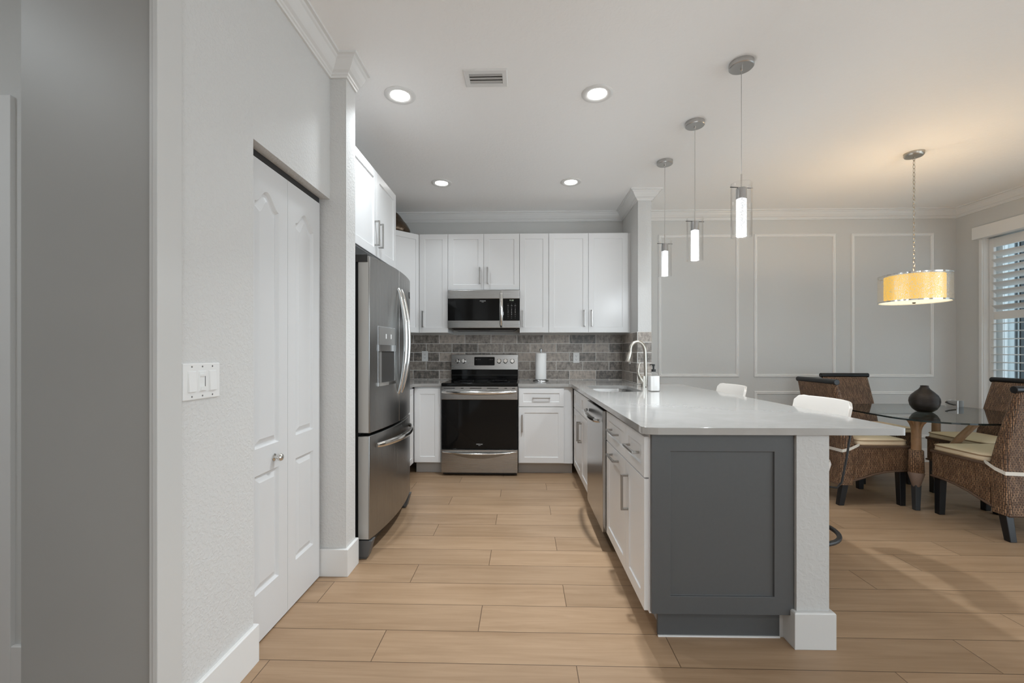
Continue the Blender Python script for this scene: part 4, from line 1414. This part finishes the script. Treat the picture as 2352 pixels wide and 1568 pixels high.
def make_chair():
    """seat faces +x, origin on the floor under the seat"""
    c = empty('wicker_chair', (0, 0, 0), 0)
    # backrest: one woven slab from skirt to rail, leaning back
    rings = []
    for z, xr, xf, hw in ((0.172, -0.283, -0.165, 0.264), (0.30, -0.268, -0.155, 0.259), (0.48, -0.250, -0.140, 0.252), (0.62, -0.258, -0.170, 0.248),
                          (0.75, -0.274, -0.205, 0.244), (0.87, -0.295, -0.238, 0.239), (0.972, -0.317, -0.268, 0.235)):
        rings.append(rring(xr, xf, hw, z))
    MB().loft(rings).build('backrest', M['wicker'], c, smooth=35, uv=True)
    # apron with arched lower edge
    arch = [(-0.165, 0.200), (-0.10, 0.226), (-0.02, 0.254), (0.07, 0.274), (0.16, 0.284), (0.262, 0.286)]
    prof = [(-0.165, 0.478)] + arch + [(0.262, 0.478)]
    MB().loft([[(x, y, z) for x, z in prof] for y in (-0.252, 0.252)]).build('seat_base', M['wicker'], c, bevel=0.012, uv=True)
    t = MB()
    path = [(x, -0.254, z) for x, z in [(-0.278, 0.172)] + arch[1:]] + [(x, 0.254, z) for x, z in reversed([(-0.278, 0.172)] + arch[1:])]
    t.tube(path, 0.0075, 8, closed=True)
    t.tube([(-0.14, -0.253, 0.474), (0.263, -0.253, 0.474), (0.263, 0.253, 0.474), (-0.14, 0.253, 0.474)], 0.011, 8, flat=(0.6, 1.0))
    t.build('braid', M['braid'], c, smooth=50)
    r_ = MB()
    r_.cyl(0.0235, -0.246, 0.246, n=24, M=Matrix.Translation((-0.294, 0, 0.989)) @ Matrix.Rotation(PI / 2, 4, 'X'))
    r_.build('top_rail', M['black_wood'], c, smooth=40, bevel=0.003)
    for (lx, ly, ex, z1) in ((0.225, -0.215, 0.008, 0.32), (0.225, 0.215, 0.008, 0.32), (-0.212, -0.218, -0.040, 0.23), (-0.212, 0.218, -0.040, 0.23)):
        a, b2 = 0.026, 0.021
        MB().loft([[(lx + ex - b2, ly - b2, 0), (lx + ex + b2, ly - b2, 0), (lx + ex + b2, ly + b2, 0), (lx + ex - b2, ly + b2, 0)],
                   [(lx - a, ly - a, z1), (lx + a, ly - a, z1), (lx + a, ly + a, z1), (lx - a, ly + a, z1)]]).build('leg', M['black_wood'], c, bevel=0.004)
    # cushion with piping and ties
    k = MB()
    k.loft([rring(-0.132 + i, 0.272 - i, 0.246 - i, z, 0.05, 5) for i, z in ((0.012, 0.482), (0.002, 0.488), (0.0, 0.505), (0.002, 0.522), (0.012, 0.531), (0.06, 0.538), (0.14, 0.541))])
    cu = k.build('cushion', M['cushion'], c, smooth=50)
    for z in (0.489, 0.523):
        p = MB()
        p.tube([(x, y, z) for x, y, _ in rring(-0.131, 0.272, 0.247, 0, 0.05, 5)], 0.0042, 6, closed=True)
        p.build('piping', M['piping'], cu, smooth=60)
    st = MB()
    pth = []
    for y in (-1, 1):
        q = [(-0.120, 0.252 * y, 0.492), (-0.150, 0.262 * y, 0.484), (-0.200, 0.266 * y, 0.462), (-0.262, 0.262 * y, 0.444)]
        pth = pth + (q if y == -1 else [(-0.270, 0, 0.436)] + q[::-1])
    rings = [[(x, y, z - 0.012), (x * 1.0 - 0.003, y * 1.010, z - 0.012), (x - 0.003, y * 1.010, z + 0.012), (x, y, z + 0.012)] for x, y, z in pth]
    st.loft(rings)
    st.build('tie', M['tie'], cu)
    return c

chair = make_chair()
for k, (x, y, rz, lab) in enumerate(((2.800, 3.800, 0.0, 'wicker dining chair with cream cushion left of the glass table, right behind the bar stool'),
                                     (3.380, 4.395, -PI / 2, 'wicker dining chair standing against the moulded dining wall behind the table'),
                                     (3.830, 3.705, PI, 'wicker dining chair right of the glass table in front of the shuttered window'),
                                     (3.378, 3.165, PI / 2, 'nearest wicker dining chair, its black-railed back turned to the camera at right'))):
    o = chair if k == 0 else copy_tree(chair)
    o.location = (x, y, 0)
    o.rotation_euler = (0, 0, rz)
    tag(o, lab, 'chair', 'wicker chairs round the glass table')

# ================================================================== glass dining table
TX0, TX1, TY0, TY1 = 2.765, 3.935, 3.03, 4.205
tb = empty('dining_table', ((TX0 + TX1) / 2, (TY0 + TY1) / 2, 0), 0, 'glass-topped dining table on wrapped rattan legs', 'table')
tcx, tcy = (TX0 + TX1) / 2, (TY0 + TY1) / 2
out_ = [(x - tcx, y - tcy) for x, y in rrect(TX0, TX1, TY0, TY1, 0.36, 12)]
b = MB()
b.loft([[(x, y, 0.733) for x, y in out_], [(x, y, 0.745) for x, y in out_]])
gt = b.build('glass_top', M['table_glass'], tb, mats=[M['glass_edge']])
for p in gt.data.polygons:
    p.material_index = 0 if abs(p.normal.z) > 0.5 else 1
def table_leg(x, y, top, lean):
    x -= tcx; y -= tcy
    tx_, ty_ = top[0] - tcx, top[1] - tcy
    b = MB()
    n = 12
    pts, rs = [], []
    for k in range(n + 1):
        t = k / n
        s = t ** 1.7
        pts.append((x + (tx_ - x) * s, y + (ty_ - y) * s, 0.28 + (0.722 - 0.28) * t))
        rs.append(0.031 - 0.009 * t if lean else 0.031)
    b.tube(pts, rs, 16)
    if not lean:
        for a in (0.3, 1.9, 3.5, 5.1):          # short arms flaring under the glass
            arm = []
            for k in range(8):
                t = k / 7
                rr = 0.022 + 0.110 * t ** 2
                arm.append((x + rr * math.cos(a), y + rr * math.sin(a), 0.60 + 0.125 * math.sin(t * PI / 2)))
            b.tube(arm, 0.011, 10)
    lg = b.build('leg', M['rattan'], tb, smooth=50)
    if not lean:
        MB().lathe([(0.040, 0.470), (0.045, 0.465), (0.050, 0.300), (0.046, 0.296)], (x, y, 0), 24).build('woven_sleeve', M['wicker'], lg, smooth=50, uv=True)
    MB().lathe([(0.024, 0.185), (0.029, 0.20), (0.052, 0.285), (0.044, 0.30), (0.030, 0.32)], (x, y, 0), 24).build('binding', M['rattan_d'], lg, smooth=50)
    MB().loft([[(x - q, y - q, 0), (x + q, y - q, 0), (x + q, y + q, 0), (x - q, y + q, 0)] if z == 0 else
               [(x - q, y - q, z), (x + q, y - q, z), (x + q, y + q, z), (x - q, y + q, z)] for q, z in ((0.018, 0), (0.023, 0.20))]).build('foot', M['leg_grey'], lg, bevel=0.004)
table_leg(3.06, 3.48, (3.06, 3.48), False)
table_leg(3.262, 3.50, (3.50, 3.42), True)
table_leg(3.71, 4.02, (3.71, 4.02), False)
def tpos(x, y): return (x, y, 0.7455)
tag(MB().lathe([(0.044, 0.0), (0.055, 0.004), (0.077, 0.024), (0.092, 0.052), (0.0985, 0.085), (0.096, 0.110), (0.084, 0.136), (0.060, 0.163), (0.037, 0.184), (0.027, 0.200), (0.026, 0.214),
                (0.021, 0.214), (0.022, 0.19)], n=56).build('vase', M['vase'], loc=tpos(3.262, 3.635), smooth=60),
    'round dark bronze vase with narrow neck on the glass table', 'vase')
chd = empty('candle_holder', tpos(3.835, 3.985), 0.4, 'small square steel candle holder with black loop handles on the glass table', 'candle holder')
b = MB()
b.loft([[(x, y, z) for x, y in rrect(-w_, w_, -w_, w_, 0.008, 3)] for w_, z in ((0.047, 0.0), (0.047, 0.056), (0.042, 0.056), (0.042, 0.01))])
b.build('cup', M['bright_steel'], chd)
for q in (-1, 1):
    lp = MB()
    lp.tube([(q * 0.045, 0.03, 0.045), (q * 0.070, 0.028, 0.040), (q * 0.080, 0.0, 0.030), (q * 0.070, -0.028, 0.022), (q * 0.045, -0.03, 0.022)], 0.0055, 8)
    lp.build('loop_handle', M['black_metal'], chd, smooth=50)

# ================================================================== bar stools
def make_stool():
    """back toward +x"""
    s = empty('bar_stool', (0, 0, 0), 0)
    b = MB()
    nseg = 18
    def band(z, push, thick, inner):
        ring = []
        for k in range(nseg + 1):
            t = -1 + 2 * k / nseg
            y = 0.232 * t
            x = 0.205 + push - 0.075 * t * t
            ring.append((x + (0 if inner else thick), y * (1.0 if inner else 1.02), z - 0.028 * max(0, abs(t) - 0.86) / 0.14 * (1 if z > 0.85 else -1)))
        return ring
    rows = [(0.812, 0.000), (0.835, 0.003), (0.86, 0.007), (0.91, 0.014), (0.966, 0.026)]
    rings = []
    for z, p in rows:
        i_ = band(z, p, 0.016, True); o_ = band(z, p, 0.016, False)
        rings.append(i_ + o_[::-1])
    b.loft(rings)
    b.build('backrest', M['stool'], s, smooth=50, bevel=0.004)
    b = MB()
    b.lathe([(0.02, 0.505), (0.10, 0.510), (0.150, 0.535), (0.176, 0.575), (0.186, 0.615), (0.182, 0.632), (0.165, 0.628), (0.10, 0.612), (0.01, 0.606)], n=40)
    b.build('seat', M['stool'], s, smooth=50)
    for y in (-0.155, 0.155):
        MB().tube([(0.226, y, 0.845), (0.219, y, 0.79), (0.200, y * 0.99, 0.66), (0.178, y * 0.96, 0.53), (0.160, y * 0.90, 0.497), (0.0, y * 0.2, 0.492)], 0.0055, 10).build('back_support', M['black_metal'], s, smooth=50)
    MB().lathe([(0.026, 0.02), (0.026, 0.30), (0.019, 0.302), (0.019, 0.495), (0.06, 0.500), (0.06, 0.506)], n=24).build('column', M['black_metal'], s, smooth=40)
    MB().lathe([(0.165, 0.0), (0.166, 0.006), (0.12, 0.014), (0.03, 0.024)], n=40).build('base', M['black_metal'], s, smooth=40)
    f = MB()
    f.tube([(0.222 * math.cos(2 * PI * k / 40), 0.222 * math.sin(2 * PI * k / 40), 0.225) for k in range(40)], 0.0125, 12, closed=True)
    for a in (PI * 0.25, PI * 1.25):
        f.tube([(0.024 * math.cos(a), 0.024 * math.sin(a), 0.225), (0.215 * math.cos(a), 0.215 * math.sin(a), 0.225)], 0.008, 8)
    f.build('foot_ring', M['black_metal'], s, smooth=50)
    return s
stool = make_stool()
for k, (x, y, lab) in enumerate(((1.530, 2.535, 'white-backed black bar stool nearer the camera at the peninsula overhang'),
                                 (1.505, 3.560, 'white-backed black bar stool farther away at the peninsula overhang'))):
    o = stool if k == 0 else copy_tree(stool)
    o.location = (x, y, 0)
    tag(o, lab, 'bar stool', 'bar stools at the peninsula')

# ================================================================== window, shutters, outside
wi = empty('window_1', (XR, 3.52, 0), 0, 'shuttered window at the right edge of the dining area', 'window')
wi['kind'] = 'structure'
def wb(x0, x1, y0, y1, z0, z1, b=None):
    b = b or MB()
    return b.box(x0 - XR, x1 - XR, y0 - 3.52, y1 - 3.52, z0, z1)
b = MB()
wb(XR - 0.018, XR, 4.728, 4.758, 0.05, 2.44, b)
wb(XR - 0.018, XR, 2.27, 2.30, 0.05, 2.44, b)
wb(XR, XR + 0.10, 4.722, 4.7315, 0.08, 2.44, b)
b.build('casing', M['shutter'], wi, bevel=0.002)
b = MB()
wb(XR - 0.075, XR, 2.22, 4.775, 2.425, 2.552, b)
b.build('cornice', M['shutter'], wi, bevel=0.003)
b = MB()
for (y0, y1) in ((4.66, 4.73), (2.3, 2.36)):
    wb(XR + 0.125, XR + 0.165, y0, y1, 0.08, 2.44, b)
wb(XR + 0.125, XR + 0.165, 2.3, 4.73, 0.08, 0.15, b)
wb(XR + 0.125, XR + 0.165, 2.3, 4.73, 2.37, 2.44, b)
b.build('window_frame', M['patio_white'], wi)
for (y0, y1) in ((4.494, 4.508), (3.50, 3.54)):
    wb(XR + 0.125, XR + 0.165, y0, y1, 0.15, 2.37).build('mullion', M['aluminium'], wi)
wb(XR + 0.142, XR + 0.146, 2.36, 4.66, 0.15, 2.37).build('pane', M['pane'], wi)

def make_shutter():
    s = empty('window_shutter', (0, 0, 0), 0)
    W_, t_ = 0.800, 0.014
    b = MB()
    b.box(-t_, t_, -0.0455, 0, 0.09, 2.42)
    b.box(-t_, t_, -W_, -W_ + 0.0455, 0.09, 2.42)
    b.box(-t_, t_, -W_ + 0.0455, -0.0455, 2.325, 2.42)
    b.box(-t_, t_, -W_ + 0.0455, -0.0455, 1.572, 1.652)
    b.box(-t_, t_, -W_ + 0.0455, -0.0455, 0.09, 0.20)
    b.build('shutter_frame', M['shutter'], s, bevel=0.002)
    def louvers(zs, ang, name):
        b = MB()
        for z in zs:
            sec = []
            for k in range(10):
                a = 2 * PI * k / 10
                u_, v_ = 0.0435 * math.cos(a), 0.0055 * math.sin(a)
                sec.append((u_ * math.cos(ang) - v_ * math.sin(ang), z + u_ * math.sin(ang) + v_ * math.cos(ang)))
            b.loft([[(x, y, zz) for x, zz in sec] for y in (-W_ + 0.046, -0.046)])
        b.build(name, M['shutter'], s, smooth=50)
    louvers([1.652 + 0.042 + 0.0795 * k for k in range(8)], 2.55, 'upper_louvers')
    louvers([0.20 + 0.044 + 0.0802 * k for k in range(17)], 0.02, 'lower_louvers')
    return s
sh = make_shutter()
for k in range(3):
    o = sh if k == 0 else copy_tree(sh)
    o.location = (XR + 0.062, 4.720 - 0.802 * k, 0)
    tag(o, ('white plantation shutter panel in the window nearest the room corner', 'white plantation shutter panel, middle of the window, beyond the picture edge',
            'white plantation shutter panel, nearest the living area, beyond the picture edge')[k], 'shutter', 'plantation shutters of the right window')

structure(MB().box(6.6, 6.7, 3.0, 9.0, -0.1, 3.2).build('wall_outside', M['patio_wall']), 'blue-grey wall outside seen through the shutters', 'wall')
structure(MB().box(5.05, 6.6, -4.3, 9.0, -0.14, -0.06).build('floor_outside', M['concrete']), 'concrete patio outside the window', 'patio')
for k, (y0, y1, x0) in enumerate(((6.19, 6.34, 6.50), (6.115, 6.135, 6.56), (6.00, 6.012, 6.57))):
    tag(MB().box(x0, x0 + 0.04, y0, y1, -0.06, 3.2).build('patio_post', M['patio_white'] if k < 2 else M['aluminium']),
        ('wide white post outside the window', 'thin white post outside the window', 'thin dark post outside the window')[k], 'post')
